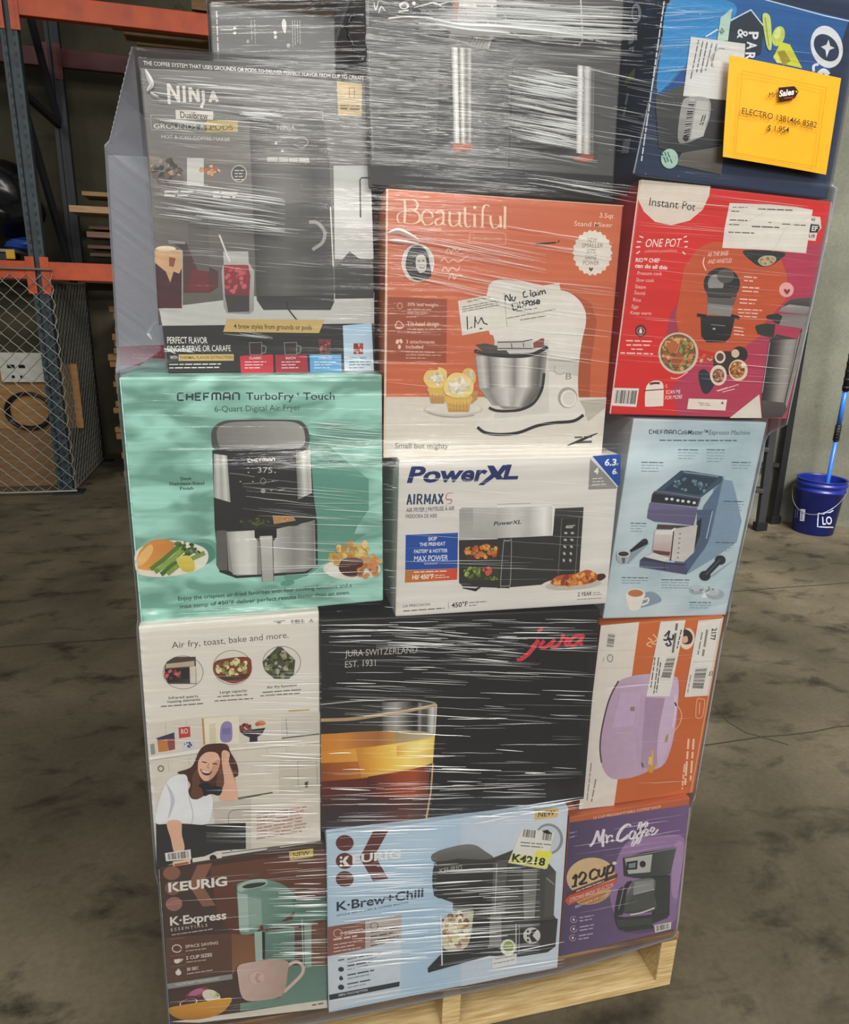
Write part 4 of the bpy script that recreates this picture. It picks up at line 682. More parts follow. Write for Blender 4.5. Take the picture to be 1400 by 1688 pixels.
a.sm('#3c3b38', '190,520 300,480 600,470 700,500 720,700 620,780 400,800 200,790', '#2b2a28').p('#2c2c29', '360,830 700,790 700,960 520,960').p('#6d6d68', '980,560 1110,545 1085,985 990,1000', '#8d8d88').p('#5d5d59', '720,500 840,500 820,960 700,980').l('#a5a49f', 9, '750,500 730,960').p('#7d7d78', '680,960 790,950 790,1320 665,1315', '#94938e').p('#2f2f2c', '520,960 690,950 680,1230 490,1240').p('#52524d', '1180,620 1275,580 1255,960 1170,980').l('#8d8d88', 12, '1190,630 1260,690').t('#a5a49f', 'KEURIG', 240, 590, 440, 555, 40, .02)
a.p('#2a2a27', '925,1040 1290,990 1265,1240 1200,1290 940,1330 905,1280').p('#363632', '985,1060 1285,1005 1265,1225 980,1260').l('#b5b4ae', 12, '920,1040 920,1280').l('#8d8c87', 10, '950,1040 945,1290').e('#d6d4cd', 1060, 1140, 76, 72).p('#2f2f2c', '1060,1090 1110,1080 1065,1140 1110,1190 1060,1200 1035,1145').e('#2f2f2c', 1025, 1105, 11, 11).e('#2f2f2c', 1025, 1142, 11, 11).e('#2f2f2c', 1025, 1180, 11, 11).p('#262623', '270,1290 680,1250 900,1240 930,1335 680,1320 140,1470 135,1430')
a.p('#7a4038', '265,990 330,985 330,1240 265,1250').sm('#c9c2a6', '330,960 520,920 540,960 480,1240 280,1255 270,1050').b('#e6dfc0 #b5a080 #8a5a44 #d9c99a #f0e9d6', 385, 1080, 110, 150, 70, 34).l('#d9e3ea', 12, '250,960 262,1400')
a.part('glass_picture').z('H2').p('#8fa6bd', '745,1045 1000,1010 1020,1060 985,1190 770,1215', '#9ab2c6').p('#b8cddd', '705,1060 750,1040 775,1210 760,1320 705,1330').p('#a5c0d6', '800,900 1020,880 1020,1010 800,1030') if False else None
a.e('#e0e3dc', 848, 1245, 68, 72).e('#8aa04a', 852, 1238, 46, 48).g('#dfe6c0', 815, 1235, 890, 1225, 14, 2, 22).p('#dfe0dc', '705,1340 925,1300 925,1390 708,1432').g('#7d8288', 735, 1352, 905, 1320, 12).g('#7d8288', 720, 1392, 905, 1355, 12)
a.part('new_badge').z('H3').p('#d6b878', '1088,28 1300,5 1290,92 1085,118').t('#3a2f1c', 'NEW', 1115, 92, 1262, 72, 44, .03)
a.part('price_sticker', 'white and yellow price sticker').e('#8a8d90', 1210, 285, 128, 138).e('#c3cad0', 1205, 285, 108, 118).p('#dedcd4', '975,190 1260,222 1180,552 848,495').bar('975,195 1105,208 1098,280 960,265', 16, lo=0, hi=.95).bar('1150,212 1250,222 1235,305 1140,292', 12, lo=0, hi=.95).p('#1f1f1e', '1150,212 1200,200 1240,240 1180,235').g('#77746e', 960, 318, 1230, 340, 18, 2, 28).p('#dfe07a', '1110,385 1240,400 1195,548 855,490 880,420 1090,440').p('#e6e03a', '1105,385 1235,400 1215,450 1090,432').t('#262524', 'K4218', 880, 478, 1172, 520, 66, .035)
a.done()

# brown coffee maker carton, bottom left
t, a, Q, n = carton([(262, 1431), (536, 1388), (541, 1662), (281, 1702)], -.018, .33, mat('brown_print', '#47342a', .4, noise=.12, nscale=5),
    'dark brown single serve coffee maker carton with a sage machine and pink cup, bottom left')
a.part('background_print').z('H1').p('#6a4332', '480,170 1340,50 1345,700 640,690 530,500', '#5a3628').p('#7a5236', '640,672 815,690 830,870 690,905 645,980', '#8a5f3e').p('#5d4032', '150,700 640,668 640,960 160,1040').p('#8d8f8c', '160,1045 645,972 648,1010 165,1085').t('#e0ddd6', 'MULTISTREAM TECHNOLOGY', 220, 1062, 550, 1012, 16, .012).p('#6a4535', '1180,600 1345,590 1350,920 1200,930', '#75503c').p('#d9d2c4', '180,1330 710,1258 1350,1160 1355,1225 400,1336')
a.part('logo_emblem'); Kb = '#8a5f4c'
a.e(Kb, 195, 222, 64, 52, -6).e('#7a5a4c', 200, 335, 56, 52, -6).e('#9c6c62', 212, 452, 62, 52, -6).p(Kb, '385,162 495,148 420,310 522,462 425,472 320,310').l('#b58a80', 4, '160,455 265,448')
a.part('logo_lettering').t('#e3dfd6', 'KEURIG', 172, 362, 608, 312, 64, .034).e('#8a5f4c', 196, 335, 5, 34)
a.part('lettering').t('#e0dcd2', 'K·Express', 184, 612, 602, 562, 60, .026).t('#d0c9be', 'E S S E N T I A L S', 190, 655, 460, 618, 22, .016).g('#c9bfb2', 195, 685, 500, 640, 12).t('#e0dad0', 'SPACE SAVING', 298, 780, 540, 750, 22, .018).g('#c9bfb2', 300, 805, 460, 785, 11).t('#e0dad0', '2 CUP SIZES', 302, 866, 496, 840, 24, .018).g('#c9bfb2', 305, 888, 450, 870, 11).t('#e0dad0', '30 SEC', 308, 950, 395, 938, 22, .02).g('#c9bfb2', 308, 975, 500, 945, 11)
a.l('#e0dad0', 7, [(233+34*math.cos(k*.55), 783+28*math.sin(k*.55)) for k in range(13)]).p('#e0dad0', '212,865 262,858 258,885 235,895 215,888').l('#e0dad0', 6, '262,865 278,862 262,880', smooth=True).e('#e0dad0', 245, 962, 22, 20).p('#e0dad0', '225,955 245,930 262,950')
for y in (715, 840, 920): a.l('#8d7668', 3, f'185,{y} 300,{y-16}')
a.part('product_picture').p('#5e7d6f', '1040,905 1350,915 1350,1165 705,1250 705,1190 1000,1150', '#6d8c7d').sm('#7d9a8c', '680,340 700,295 850,265 1010,300 1100,370 1130,420 1110,500 1000,585 870,605 820,665 740,680 700,655 690,500', '#64877a', (1, .3)).p('#a8bcb2', '685,370 760,380 770,660 700,655').p('#8fa99c', '760,400 860,410 870,600 770,640').sm('#a9bdb2', '690,320 760,280 870,265 910,285 880,320 760,345 700,360').sm('#2b3a36', '720,325 770,300 890,290 870,315 770,335').p('#5f8074', '870,600 1090,570 1120,500 1350,430 1345,560 1110,610 880,640').p('#4f6c62', '1090,420 1340,395 1340,500 1110,540', '#688a7c').p('#9fb8ac', '810,660 890,650 890,865 820,880').l('#1c1e1d', 22, '878,655 882,865').p('#6d8f82', '890,655 1110,620 1110,880 890,862', '#587568').l('#9db5aa', 8, '1165,560 1175,890').p('#8aa094', '1180,600 1235,600 1235,920 1185,930')
a.part('cup_picture').l('#d0b6ac', 24, '1055,910 1120,880 1170,910 1165,970 1100,1040 1030,1105', smooth=True).sm('#cdb2a8', '690,912 800,880 960,862 1060,880 1058,960 1040,1080 1000,1140 880,1165 760,1170 710,1120 690,1000', '#b3958b', (1, .2)).e('#c0a399', 830, 1000, 66, 58).e('#cdb2a8', 830, 1000, 56, 48).p('#b8998f', '828,965 860,962 838,1000 865,1035 830,1040 812,1000')
a.part('bowl_picture').e('#8a3a58', 385, 1115, 92, 34, -22).e('#b56a8a', 378, 1108, 60, 22, -22).e('#5d2a3c', 320, 1180, 85, 40, -16).e('#e0d6cf', 320, 1185, 68, 28, -14).e('#4a2230', 320, 1182, 60, 24, -14).e('#dcd9c4', 490, 1135, 70, 45, 20).b('#8aa05a #c9d0a0', 520, 1130, 36, 20, 8, 12).sm('#d9a23c', '172,1225 280,1200 500,1165 640,1148 600,1230 520,1280 380,1310 260,1305 190,1270', '#b57a24')
a.part('new_badge').p('#cdb565', '1068,62 1248,38 1248,100 1075,128').t('#3f3416', 'NEW', 1100, 108, 1222, 88, 36, .02)
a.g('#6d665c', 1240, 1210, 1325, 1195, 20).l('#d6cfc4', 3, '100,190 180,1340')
a.done()

# blue blender carton, top right
t, a, Q, n = carton([(1120, -75), (1425, -5), (1365, 328), (1043, 288)], .0, .3, mat('navy_print', '#1d2f4b', .35, noise=.15, nscale=5),
    'tilted navy and bright blue carton at the top right, behind the yellow price sheet', yaw=3)
OST = t
a.part('background_print').z('D2').p('#1f5f9e', '330,0 830,-20 1400,120 1330,330 1200,600 620,640 230,580', '#1a4a86').sm('#2f8ac6', '330,-10 700,20 640,200 420,380 240,560 260,300')
for i in range(13): a.l('#4aa6dc', 7, [(700, 60), (300-i*6+(i % 3)*30, 20+i*46)], taper=True)
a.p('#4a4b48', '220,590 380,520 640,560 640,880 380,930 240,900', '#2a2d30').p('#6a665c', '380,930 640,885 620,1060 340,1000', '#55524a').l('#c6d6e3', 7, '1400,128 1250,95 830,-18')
a.l('#d3dce3', 9, '525,225 600,180').l('#d3dce3', 9, '670,130 800,62 880,165').p('#22303c', '680,135 800,70 880,170 860,330 760,350 640,260')
a.part('product_picture').sm('#c9d676', '870,95 900,85 920,130 925,290 900,295 880,200').l('#9aad3c', 8, '885,110 908,280').e('#c3d05c', 970, 220, 38, 62, 15).e('#dbe48a', 965, 205, 20, 36, 15).p('#cfd432', '985,255 1040,270 1115,415 960,380 938,350').p('#a3902c', '965,315 1005,305 1045,370 1000,400').p('#dfe36a', '940,340 960,320 985,385 960,382').p('#b5cfc0', '685,52 660,250 595,250 615,110').t('#2f4a48', 'RE', 622, 215, 640, 190, 24, .02)
a.part('lettering').t('#e6e9ec', 'PA', 778, 190, 768, 350, 60, .03) if False else None
for s_, x, y in (('P', 788, 195), ('A', 778, 255), ('R', 768, 320)): a.t('#e6e9ec', s_, x, y, x-3, y+46, 56, .03)
a.t('#dfe3e8', '&', 722, 178, 716, 235, 62, .01)
a.e('#dfe2e4', 1264, 285, 96, 130, -14).e('#1d2f4b', 1262, 290, 66, 92, -38).p('#dfe2e4', '1275,240 1283,278 1312,292 1280,304 1262,350 1256,304 1228,285 1262,272').l('#dfe2e4', 16, '1215,390 1185,400 1185,435', smooth=True).l('#dfe2e4', 30, '1215,450 1245,430 1275,455', smooth=True)
a.e('#a8c9b8', 306, 965, 52, 60).g('#3f6a5c', 290, 925, 320, 1000, 14, 3, 0, -18)
a.g('#c3cdd6', 268, 10, 130, 980, 16)
a.part('shipping_label', 'white return label').p('#d9d9d5', '435,225 765,268 745,620 388,585').g('#6d6c69', 478, 245, 430, 480, 14, 3, 6, 26).g('#77767 3'.replace(' ', ''), 560, 265, 520, 430, 12, 2, 4, 28)
a.l('#b5b4ae', 7, '640,300 600,300 560,350 570,410', smooth=True)
a.part('air_bag_label', 'crumpled clear pouch with barcode').sm('#a5a5a0', '378,640 420,592 540,600 553,690 520,800 500,830 400,872 355,840', '#8a8a85').p('#bdbdb8', '470,612 540,620 545,690 510,830 430,850')
a.bar('425,598 460,602 420,850 385,862', 18, '#b5b5b0', along=1, lo=0, hi=1).e('#2a2a28', 403, 842, 18, 18).g('#4a4a47', 520, 700, 500, 760, 14, 2, 0, -14)
a.done()
# its left side panel
sp = Art(t, Q[3], Vector((-math.cos(math.radians(3)), -math.sin(math.radians(3)), 0)), upv=Q[0]-Q[3])
sp.part('side_print').z('D2').e('#c9d0da', 108, 80, 30, 60).e('#22345a', 104, 80, 16, 42)
for s_, y in (('s', 165), ('t', 205), ('e', 235), ('r', 290)): sp.t('#c3cbd6', s_, 66, y, 60, y+36, 40, .03)
sp.p('#7d8a44', '35,500 100,410 95,470 40,520').t('#8aa0b8', 'PARTY', 20, 560, 10, 720, 30, .02) if False else sp.p('#7d8a44', '35,490 100,410 95,470 40,515').g('#8aa0b8', 50, 565, 20, 720, 26)
sp.p('#8a8f9c', '30,850 75,840 60,930 15,930')
sp.done()

# big black dual basket fryer carton, top middle
t, a, Q, n = carton([(597, -140), (1037, -120), (1010, 333), (612, 305)], .02, .36, mat('graphite_print', '#474745', .38, noise=.12, nscale=5),
    'large graphite carton with two copper tipped handles pictured, top middle')
a.part('background_print').z('C8').p('#151514', '160,-60 900,-40 900,90 740,170 560,160 330,185 150,240').z('PX').p('#141413', '612,264 1012,290 1010,332 612,304', '#10100f')
a.z('C8').sm('#525250', '150,250 330,190 560,165 740,175 900,230 900,420 560,400 160,440', '#454543')
a.p('#55554f', '160,480 560,450 880,500 880,1290 580,1420 200,1400', '#3a3a38').l('#2a2a28', 8, '160,470 560,455 760,480 880,510', smooth=True).p('#302f2d', '790,520 900,520 910,1270 760,1300')
a.z('D1').p('#50504d', '0,480 1000,590 980,1390 0,1400', '#424240').l('#1c1c1b', 10, '-280,480 0,510 400,560').l('#1c1c1b', 10, '240,550 205,1450').z('C8').l('#242422', 8, '1080,515 1300,525')
a.part('lettering')
for s_ in ('560,70 640,45 720,25', '620,60 740,25 830,75', '700,20 780,40 880,15', '200,20 215,90 240,10', '240,120 265,60 300,100'): a.l('#d9d8d3', 12, s_, smooth=True, taper=True)
a.e('#cfcec9', 470, 50, 45, 35).e('#151514', 470, 55, 26, 18).e('#e6e5e0', 558, 30, 16, 16).l('#cfcec9', 14, '420,105 510,92').g('#bdbcb6', 620, 120, 725, 125, 16, 2, -20).l('#d9d8d3', 16, '330,165 470,150 610,152 730,162', smooth=True)
a.z('D1').l('#d6d5d0', 10, '830,-40 845,330 820,380 780,390 340,335 210,220 170,130', smooth=True).l('#c9c8c3', 8, '570,265 640,262 685,295 670,335 590,330 545,300', smooth=True, closed=True).t('#c9c8c3', 'B', 595, 312, 622, 315, 26, .02).g('#c9c8c3', 890, 345, 1080, 385, 30)
a.part('handle_picture')
a.z('C8').q('892,425 1075,435 1075,1290 915,1285', '#6d6c68 #c6c5bf #f0efe9 #e0dfd9 #4c4b48 #b5b4ae #e6e5df #a5a49e #6d6c68 #8d8c87 #bdbcb6 #77766f').p('#a8512f', '905,1295 985,1285 1080,1295 1080,1340 990,1362 905,1350')
a.z('D1').q('800,565 950,585 940,1350 790,1330', '#77766f #e6e5df #f0efe9 #8d8c87 #c6c5bf #d9d8d2 #a5a49e #5d5c58 #77766f').p('#a04e35', '775,1375 850,1340 945,1360 935,1400 850,1412 765,1392')
a.part('shipping_label', 'curled white paper label').z('C8').p('#dad8d2', '935,0 1300,0 1300,250 1225,445 1100,420 870,345 900,240').p('#a86440', '910,0 965,0 945,200 905,200').p('#b5b3ac', '875,300 1232,320 1220,445 1060,405 880,352', '#9c9a94').g('#77756f', 980, 160, 960, 20, 14, 3, 0, 26).g('#77756f', 1120, 60, 1300, 70, 26, 4, 48).g('#55534e', 1060, 400, 1090, 330, 12, 5, 6, 28)
a.done()

# dark carton lying on top of the charcoal one
t, a, Q, n = carton([(344, 4), (554, 27), (555, 126), (351, 119)], .1, .22, mat('dark_grey_print', '#4c4d4b', .4, noise=.12, nscale=6),
    'low dark grey carton lying on top of the charcoal coffee maker carton')
a.part('lettering').z('C7').g('#cfcec8', 140, 70, 152, 380, 16).l('#cfcec8', 7, '170,190 250,192').e('#d6d5cf', 260, 182, 10, 10).e('#d6d5cf', 262, 212, 10, 10).g('#a9a8a2', 385, 130, 392, 285, 9, 2, 0, -22).e('#a9a8a2', 345, 265, 10, 12).e('#cfcec8', 520, 210, 10, 12).e('#cfcec8', 522, 238, 10, 12).sm('#d6d5cf', '575,120 592,150 585,215 570,190 562,150').g('#b5b4ae', 628, 130, 632, 305, 8, 4, 0, 16).e('#a9a8a2', 605, 292, 12, 14).g('#77766f', 490, 115, 560, 125, 14).g('#6d6c66', 230, 100, 300, 105, 14)
a.done()

# plain white carton with a red band, behind on the left
t, a, Q, n = carton([(177, 255), (300, 260), (300, 648), (199, 640)], .32, .3, mat('blue_white_print', '#c3c6d4', .45, noise=.08, nscale=5),
    'bluish white carton with a red band, set back behind the left corner')
a.part('red_band', 'red band with pale lettering').z('C2').p('#b03043', '752,580 1100,568 1100,700 760,702').g('#d98a94', 900, 590, 1020, 590, 12).g('#d98a94', 840, 636, 1020, 636, 14).g('#d98a94', 830, 655, 1020, 662, 14).g('#d98a94', 900, 680, 1020, 680, 12)
a.done()
lo = min(q.z for q in Q)
t = thing('kraft_carton', (-.06, .5, .15), 'plain brown kraft carton behind the white carton, under the bluish white one', 'box')
box_obj('carton_body', (-.06, .50, .152+(lo-.155)/2), (.24, .3, lo-.155), mat('kraft', '#a9835a', .7, noise=.1), t, bev=.003)
box_obj('packing_tape', (-.06, .3495, .9), (.05, .001, 1.0), mat('kraft_tape', '#b89468', .3), t)
# ------------------------------------------------------------------ pallet under the cartons
M_PINE = mat('pale_pine', '#d3bb8c', .7, noise=.3, nscale=14, stretch=(1, 12, 12), bump=.2, col2='#b89a62')
M_PINE2 = mat('weathered_pine', '#a87d48', .75, noise=.35, nscale=12, stretch=(1, 10, 10), bump=.2, col2='#6d4c2c')
PX0, PX1, PY0, PY1 = -.173, .843, -.012, 1.2
pal = thing('wooden_pallet', ((PX0+PX1)/2, .6, 0), 'wooden shipping pallet carrying the wrapped cartons', 'pallet')
for x in (PX0+.019, .337, PX1-.019): box_obj('stringer', (x, (PY0+PY1)/2+.002, .075), (.038, PY1-PY0-.006, .106), M_PINE, pal, bev=.002)
for i in range(9):
    y = PY0+.05+i*(PY1-PY0-.1)/8; box_obj('deck_board', ((PX0+PX1)/2, y, .138), (PX1-PX0+.004, .09, .02), M_PINE2, pal, bev=.002)
for i in range(4):
    y = PY0+.05+i*(PY1-PY0-.1)/3; box_obj('bottom_board', ((PX0+PX1)/2, y, .011), (PX1-PX0, .09, .02), M_PINE, pal, bev=.002)
bm = bmesh.new()
for x in (PX0+.012, PX0+.026, .33, .344, PX1-.026, PX1-.012):
    for y in (PY0+.03, PY0+.07): add_tube(bm, (x, y, .1475), (x, y, .1492), .004, seg=8)
from_bm('nail_heads', bm, mat('nail_steel', '#6b6b6b', .4, .8), pal)

# ------------------------------------------------------------------ stretch film round the load
def film_material(name, base, edge, rough, col):
    m, nt, b = new_mat(name); nt.nodes.remove(b); N = nt.nodes; L = nt.links
    out = N['Material Output']; tr = N.new('ShaderNodeBsdfTransparent'); gl = N.new('ShaderNodeBsdfGlossy'); df = N.new('ShaderNodeBsdfDiffuse')
    gl.inputs['Roughness'].default_value = rough; df.inputs['Color'].default_value = hexl(col)+[1]
    tc = N.new('ShaderNodeTexCoord'); mp = N.new('ShaderNodeMapping'); mp.inputs['Scale'].default_value = (2.2, 2.2, 70); mp.inputs['Rotation'].default_value = (0, .05, 0)
    nz = N.new('ShaderNodeTexNoise'); nz.inputs['Scale'].default_value = 1; nz.inputs['Detail'].default_value = 5; nz.inputs['Distortion'].default_value = .25
    bp = N.new('ShaderNodeBump'); bp.inputs['Strength'].default_value = .55; bp.inputs['Distance'].default_value = .006
    L.new(tc.outputs['Object'], mp.inputs[0]); L.new(mp.outputs[0], nz.inputs['Vector']); L.new(nz.outputs[0], bp.inputs['Height'])
    L.new(bp.outputs[0], gl.inputs['Normal'])
    fr = N.new('ShaderNodeFresnel'); fr.inputs['IOR'].default_value = 1.45; L.new(bp.outputs[0], fr.inputs['Normal'])
    m1 = N.new('ShaderNodeMixShader'); fh_ = N.new('ShaderNodeMath'); fh_.operation = 'MULTIPLY'; fh_.inputs[1].default_value = .7; L.new(fr.outputs[0], fh_.inputs[0]); L.new(fh_.outputs[0], m1.inputs[0]); L.new(tr.outputs[0], m1.inputs[1]); L.new(gl.outputs[0], m1.inputs[2])
    lw = N.new('ShaderNodeLayerWeight'); lw.inputs['Blend'].default_value = .3
    mr = N.new('ShaderNodeMapRange'); mr.inputs['To Min'].default_value = base; mr.inputs['To Max'].default_value = edge
    pw = N.new('ShaderNodeMath'); pw.operation = 'POWER'; pw.inputs[1].default_value = 3.2; L.new(lw.outputs['Facing'], pw.inputs[0]); L.new(pw.outputs[0], mr.inputs[0])
    m2 = N.new('ShaderNodeMixShader'); L.new(mr.outputs[0], m2.inputs[0]); L.new(m1.outputs[0], m2.inputs[1]); L.new(df.outputs[0], m2.inputs[2])
    L.new(m2.outputs[0], out.inputs['Surface']); return m
def hull(pts):
    pts = sorted(set((round(p[0], 5), round(p[1], 5)) for p in pts))
    def half(ps):
        h = []
        for p in ps:
            while len(h) > 1 and (h[-1][0]-h[-2][0])*(p[1]-h[-2][1])-(h[-1][1]-h[-2][1])*(p[0]-h[-2][0]) <= 0: h.pop()
            h.append(p)
        return h[:-1]
    return half(pts)+half(pts[::-1])
Z0, Z1, DZ = .1, 1.9, .014; CX, CY = .33, .17; NA = 720
lb = next(f for f in FOOT if abs(f[2][0][1]-.32) < .02); nj = FOOT[0]
rows = []
k = 0
zz = Z0; ZS = []
while zz <= Z1:
    ZS.append(zz); zz += .004 if 1.6 < zz < 1.76 else DZ
for z in ZS:
    pts = []
    for (lo, hi, ft, Q, n, dep) in FOOT:
        if lo-.02 <= z <= hi+.012:
            u = min(max((z-lo)/(hi-lo), 0), 1)
            l_ = Q[3].lerp(Q[0], u); r_ = Q[2].lerp(Q[1], u)
            for p in (l_, r_): pts += [(p.x+n.x*.004, p.y+n.y*.004), (p.x-n.x*dep, p.y-n.y*dep)]
    for (A, B) in ((lb[3][0]+Vector((0, 0, 0)), nj[3][0]+Vector((-.004, -.004, .012))),):
        if A.z <= z <= B.z:
            u = (z-A.z)/(B.z-A.z); p = A.lerp(B, u); pts += [(p.x, p.y), (p.x+.05, p.y+.3*(1-u)+.02)]
    h = hull(pts)
    row = []
    for i in range(NA):
        t_ = 2*math.pi*i/NA; d = (math.cos(t_), math.sin(t_)); best = 0
        for (a0, b0) in zip(h, h[1:]+h[:1]):
            ex, ey = b0[0]-a0[0], b0[1]-a0[1]; den = d[0]*ey-d[1]*ex
            if abs(den) < 1e-9: continue
            s_ = ((a0[0]-CX)*ey-(a0[1]-CY)*ex)/den; w_ = ((a0[0]-CX)*d[1]-(a0[1]-CY)*d[0])/den
            if s_ > 0 and -1e-6 <= w_ <= 1+1e-6: best = max(best, s_)
        row.append(best+.003)
    rows.append((z, row))
sm = []
for i, (z, row) in enumerate(rows):
    out = []
    for j in range(NA):
        v = [rows[min(max(i+o, 0), len(rows)-1)][1][j] for o in (-1, 0, 1)]
        out.append(max(row[j], sum(v)/3))
    sm.append((z, out))
verts, faces = [], []
for z, row in sm:
    for j, r in enumerate(row):
        t_ = 2*math.pi*j/NA; verts.append((CX+r*math.cos(t_), CY+r*math.sin(t_), z))
for i in range(len(sm)-1):
    for j in range(NA): faces.append((i*NA+j, i*NA+(j+1) % NA, (i+1)*NA+(j+1) % NA, (i+1)*NA+j))
film = thing('stretch_film', (CX, CY, Z0), 'clear stretch film wrapped round the whole stack of cartons', 'plastic wrap')
me = bpy.data.meshes.new('film_sheet'); me.from_pydata(verts, [], faces)
for p in me.polygons: p.use_smooth = True
sheet = link('film_sheet', me, film_material('stretch_film', .016, .8, .13, '#e6eaf6'), film)
from mathutils.bvhtree import BVHTree
bvh = BVHTree.FromPolygons([Vector(v) for v in verts], faces)
def film_hit(x, y):
    d = ray(x, y).normalized(); r = bvh.ray_cast(CAM, d)
    return (r[0], r[1] if r[1].dot(d) < 0 else -r[1], r[3]) if r[0] else None
RF = random.Random(11)
FV, FF, FM = [], [], []
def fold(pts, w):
    """one roped film fold, also used to paint glare: a low three-sided ridge lying on the sheet, tapering at both ends"""
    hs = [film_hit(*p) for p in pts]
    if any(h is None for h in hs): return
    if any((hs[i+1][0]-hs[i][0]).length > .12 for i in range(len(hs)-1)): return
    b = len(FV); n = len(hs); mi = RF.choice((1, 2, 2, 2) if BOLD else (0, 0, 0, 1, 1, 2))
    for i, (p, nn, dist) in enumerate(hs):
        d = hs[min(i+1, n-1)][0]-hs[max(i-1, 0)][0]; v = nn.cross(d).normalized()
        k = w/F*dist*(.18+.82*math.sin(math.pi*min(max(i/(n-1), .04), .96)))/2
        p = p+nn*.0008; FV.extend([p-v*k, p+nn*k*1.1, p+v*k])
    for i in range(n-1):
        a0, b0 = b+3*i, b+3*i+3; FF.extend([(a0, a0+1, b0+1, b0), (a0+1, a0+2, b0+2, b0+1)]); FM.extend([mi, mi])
BOLD = False
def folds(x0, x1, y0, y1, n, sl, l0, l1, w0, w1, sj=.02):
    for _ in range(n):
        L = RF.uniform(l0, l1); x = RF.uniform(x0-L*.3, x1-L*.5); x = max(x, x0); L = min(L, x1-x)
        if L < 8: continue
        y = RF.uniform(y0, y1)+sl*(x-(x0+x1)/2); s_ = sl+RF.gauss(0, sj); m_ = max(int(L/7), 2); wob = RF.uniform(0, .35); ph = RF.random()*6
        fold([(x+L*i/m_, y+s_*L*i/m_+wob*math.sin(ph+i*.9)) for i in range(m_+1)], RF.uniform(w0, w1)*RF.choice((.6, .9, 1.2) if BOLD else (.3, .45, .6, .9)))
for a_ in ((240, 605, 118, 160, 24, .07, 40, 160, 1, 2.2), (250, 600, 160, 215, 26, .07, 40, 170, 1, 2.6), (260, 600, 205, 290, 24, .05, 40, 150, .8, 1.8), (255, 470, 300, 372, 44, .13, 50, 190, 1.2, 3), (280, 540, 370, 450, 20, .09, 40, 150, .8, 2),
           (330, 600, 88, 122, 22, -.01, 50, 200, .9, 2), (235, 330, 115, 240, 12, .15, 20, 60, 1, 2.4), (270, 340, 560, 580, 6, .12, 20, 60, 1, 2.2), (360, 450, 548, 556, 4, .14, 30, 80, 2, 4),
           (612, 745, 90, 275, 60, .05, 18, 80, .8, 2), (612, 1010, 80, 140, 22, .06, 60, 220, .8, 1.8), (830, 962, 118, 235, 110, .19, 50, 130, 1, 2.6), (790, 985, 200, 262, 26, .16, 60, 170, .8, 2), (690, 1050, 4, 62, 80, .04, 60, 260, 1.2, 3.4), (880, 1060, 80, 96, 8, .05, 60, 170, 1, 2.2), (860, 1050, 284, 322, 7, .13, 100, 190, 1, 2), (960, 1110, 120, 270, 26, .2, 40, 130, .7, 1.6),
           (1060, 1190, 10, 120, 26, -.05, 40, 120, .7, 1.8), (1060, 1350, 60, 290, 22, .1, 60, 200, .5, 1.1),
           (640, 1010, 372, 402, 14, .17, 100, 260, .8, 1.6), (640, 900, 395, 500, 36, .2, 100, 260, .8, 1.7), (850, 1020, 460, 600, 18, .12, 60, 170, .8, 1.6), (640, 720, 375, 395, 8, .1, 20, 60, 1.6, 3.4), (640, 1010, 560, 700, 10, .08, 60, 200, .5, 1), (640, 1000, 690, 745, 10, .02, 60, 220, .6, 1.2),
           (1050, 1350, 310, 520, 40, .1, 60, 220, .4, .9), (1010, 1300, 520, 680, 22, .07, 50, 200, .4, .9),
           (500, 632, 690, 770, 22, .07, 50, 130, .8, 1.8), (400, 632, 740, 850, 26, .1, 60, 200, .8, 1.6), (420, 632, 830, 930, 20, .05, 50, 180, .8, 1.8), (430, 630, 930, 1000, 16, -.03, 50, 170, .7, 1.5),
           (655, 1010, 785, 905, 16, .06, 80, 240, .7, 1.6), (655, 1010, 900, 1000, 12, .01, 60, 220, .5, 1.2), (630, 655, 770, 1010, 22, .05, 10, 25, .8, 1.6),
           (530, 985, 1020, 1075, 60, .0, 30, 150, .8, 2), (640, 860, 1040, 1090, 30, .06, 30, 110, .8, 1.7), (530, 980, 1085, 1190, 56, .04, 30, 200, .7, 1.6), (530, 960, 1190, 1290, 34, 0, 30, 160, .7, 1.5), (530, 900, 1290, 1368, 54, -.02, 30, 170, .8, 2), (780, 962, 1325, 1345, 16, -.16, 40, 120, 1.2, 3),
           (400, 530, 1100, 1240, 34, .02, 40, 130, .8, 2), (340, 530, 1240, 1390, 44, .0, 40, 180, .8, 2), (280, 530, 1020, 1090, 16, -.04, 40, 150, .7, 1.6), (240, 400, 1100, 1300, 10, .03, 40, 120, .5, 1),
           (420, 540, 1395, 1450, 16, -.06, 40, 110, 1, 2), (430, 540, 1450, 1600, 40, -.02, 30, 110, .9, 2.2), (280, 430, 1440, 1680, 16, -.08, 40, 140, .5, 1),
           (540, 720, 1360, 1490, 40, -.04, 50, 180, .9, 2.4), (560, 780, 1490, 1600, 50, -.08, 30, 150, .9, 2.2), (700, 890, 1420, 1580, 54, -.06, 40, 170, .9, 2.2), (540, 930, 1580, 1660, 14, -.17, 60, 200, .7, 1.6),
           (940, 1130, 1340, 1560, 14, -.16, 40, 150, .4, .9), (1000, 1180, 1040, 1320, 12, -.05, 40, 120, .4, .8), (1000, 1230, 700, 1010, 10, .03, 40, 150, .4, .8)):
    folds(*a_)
BOLD = True
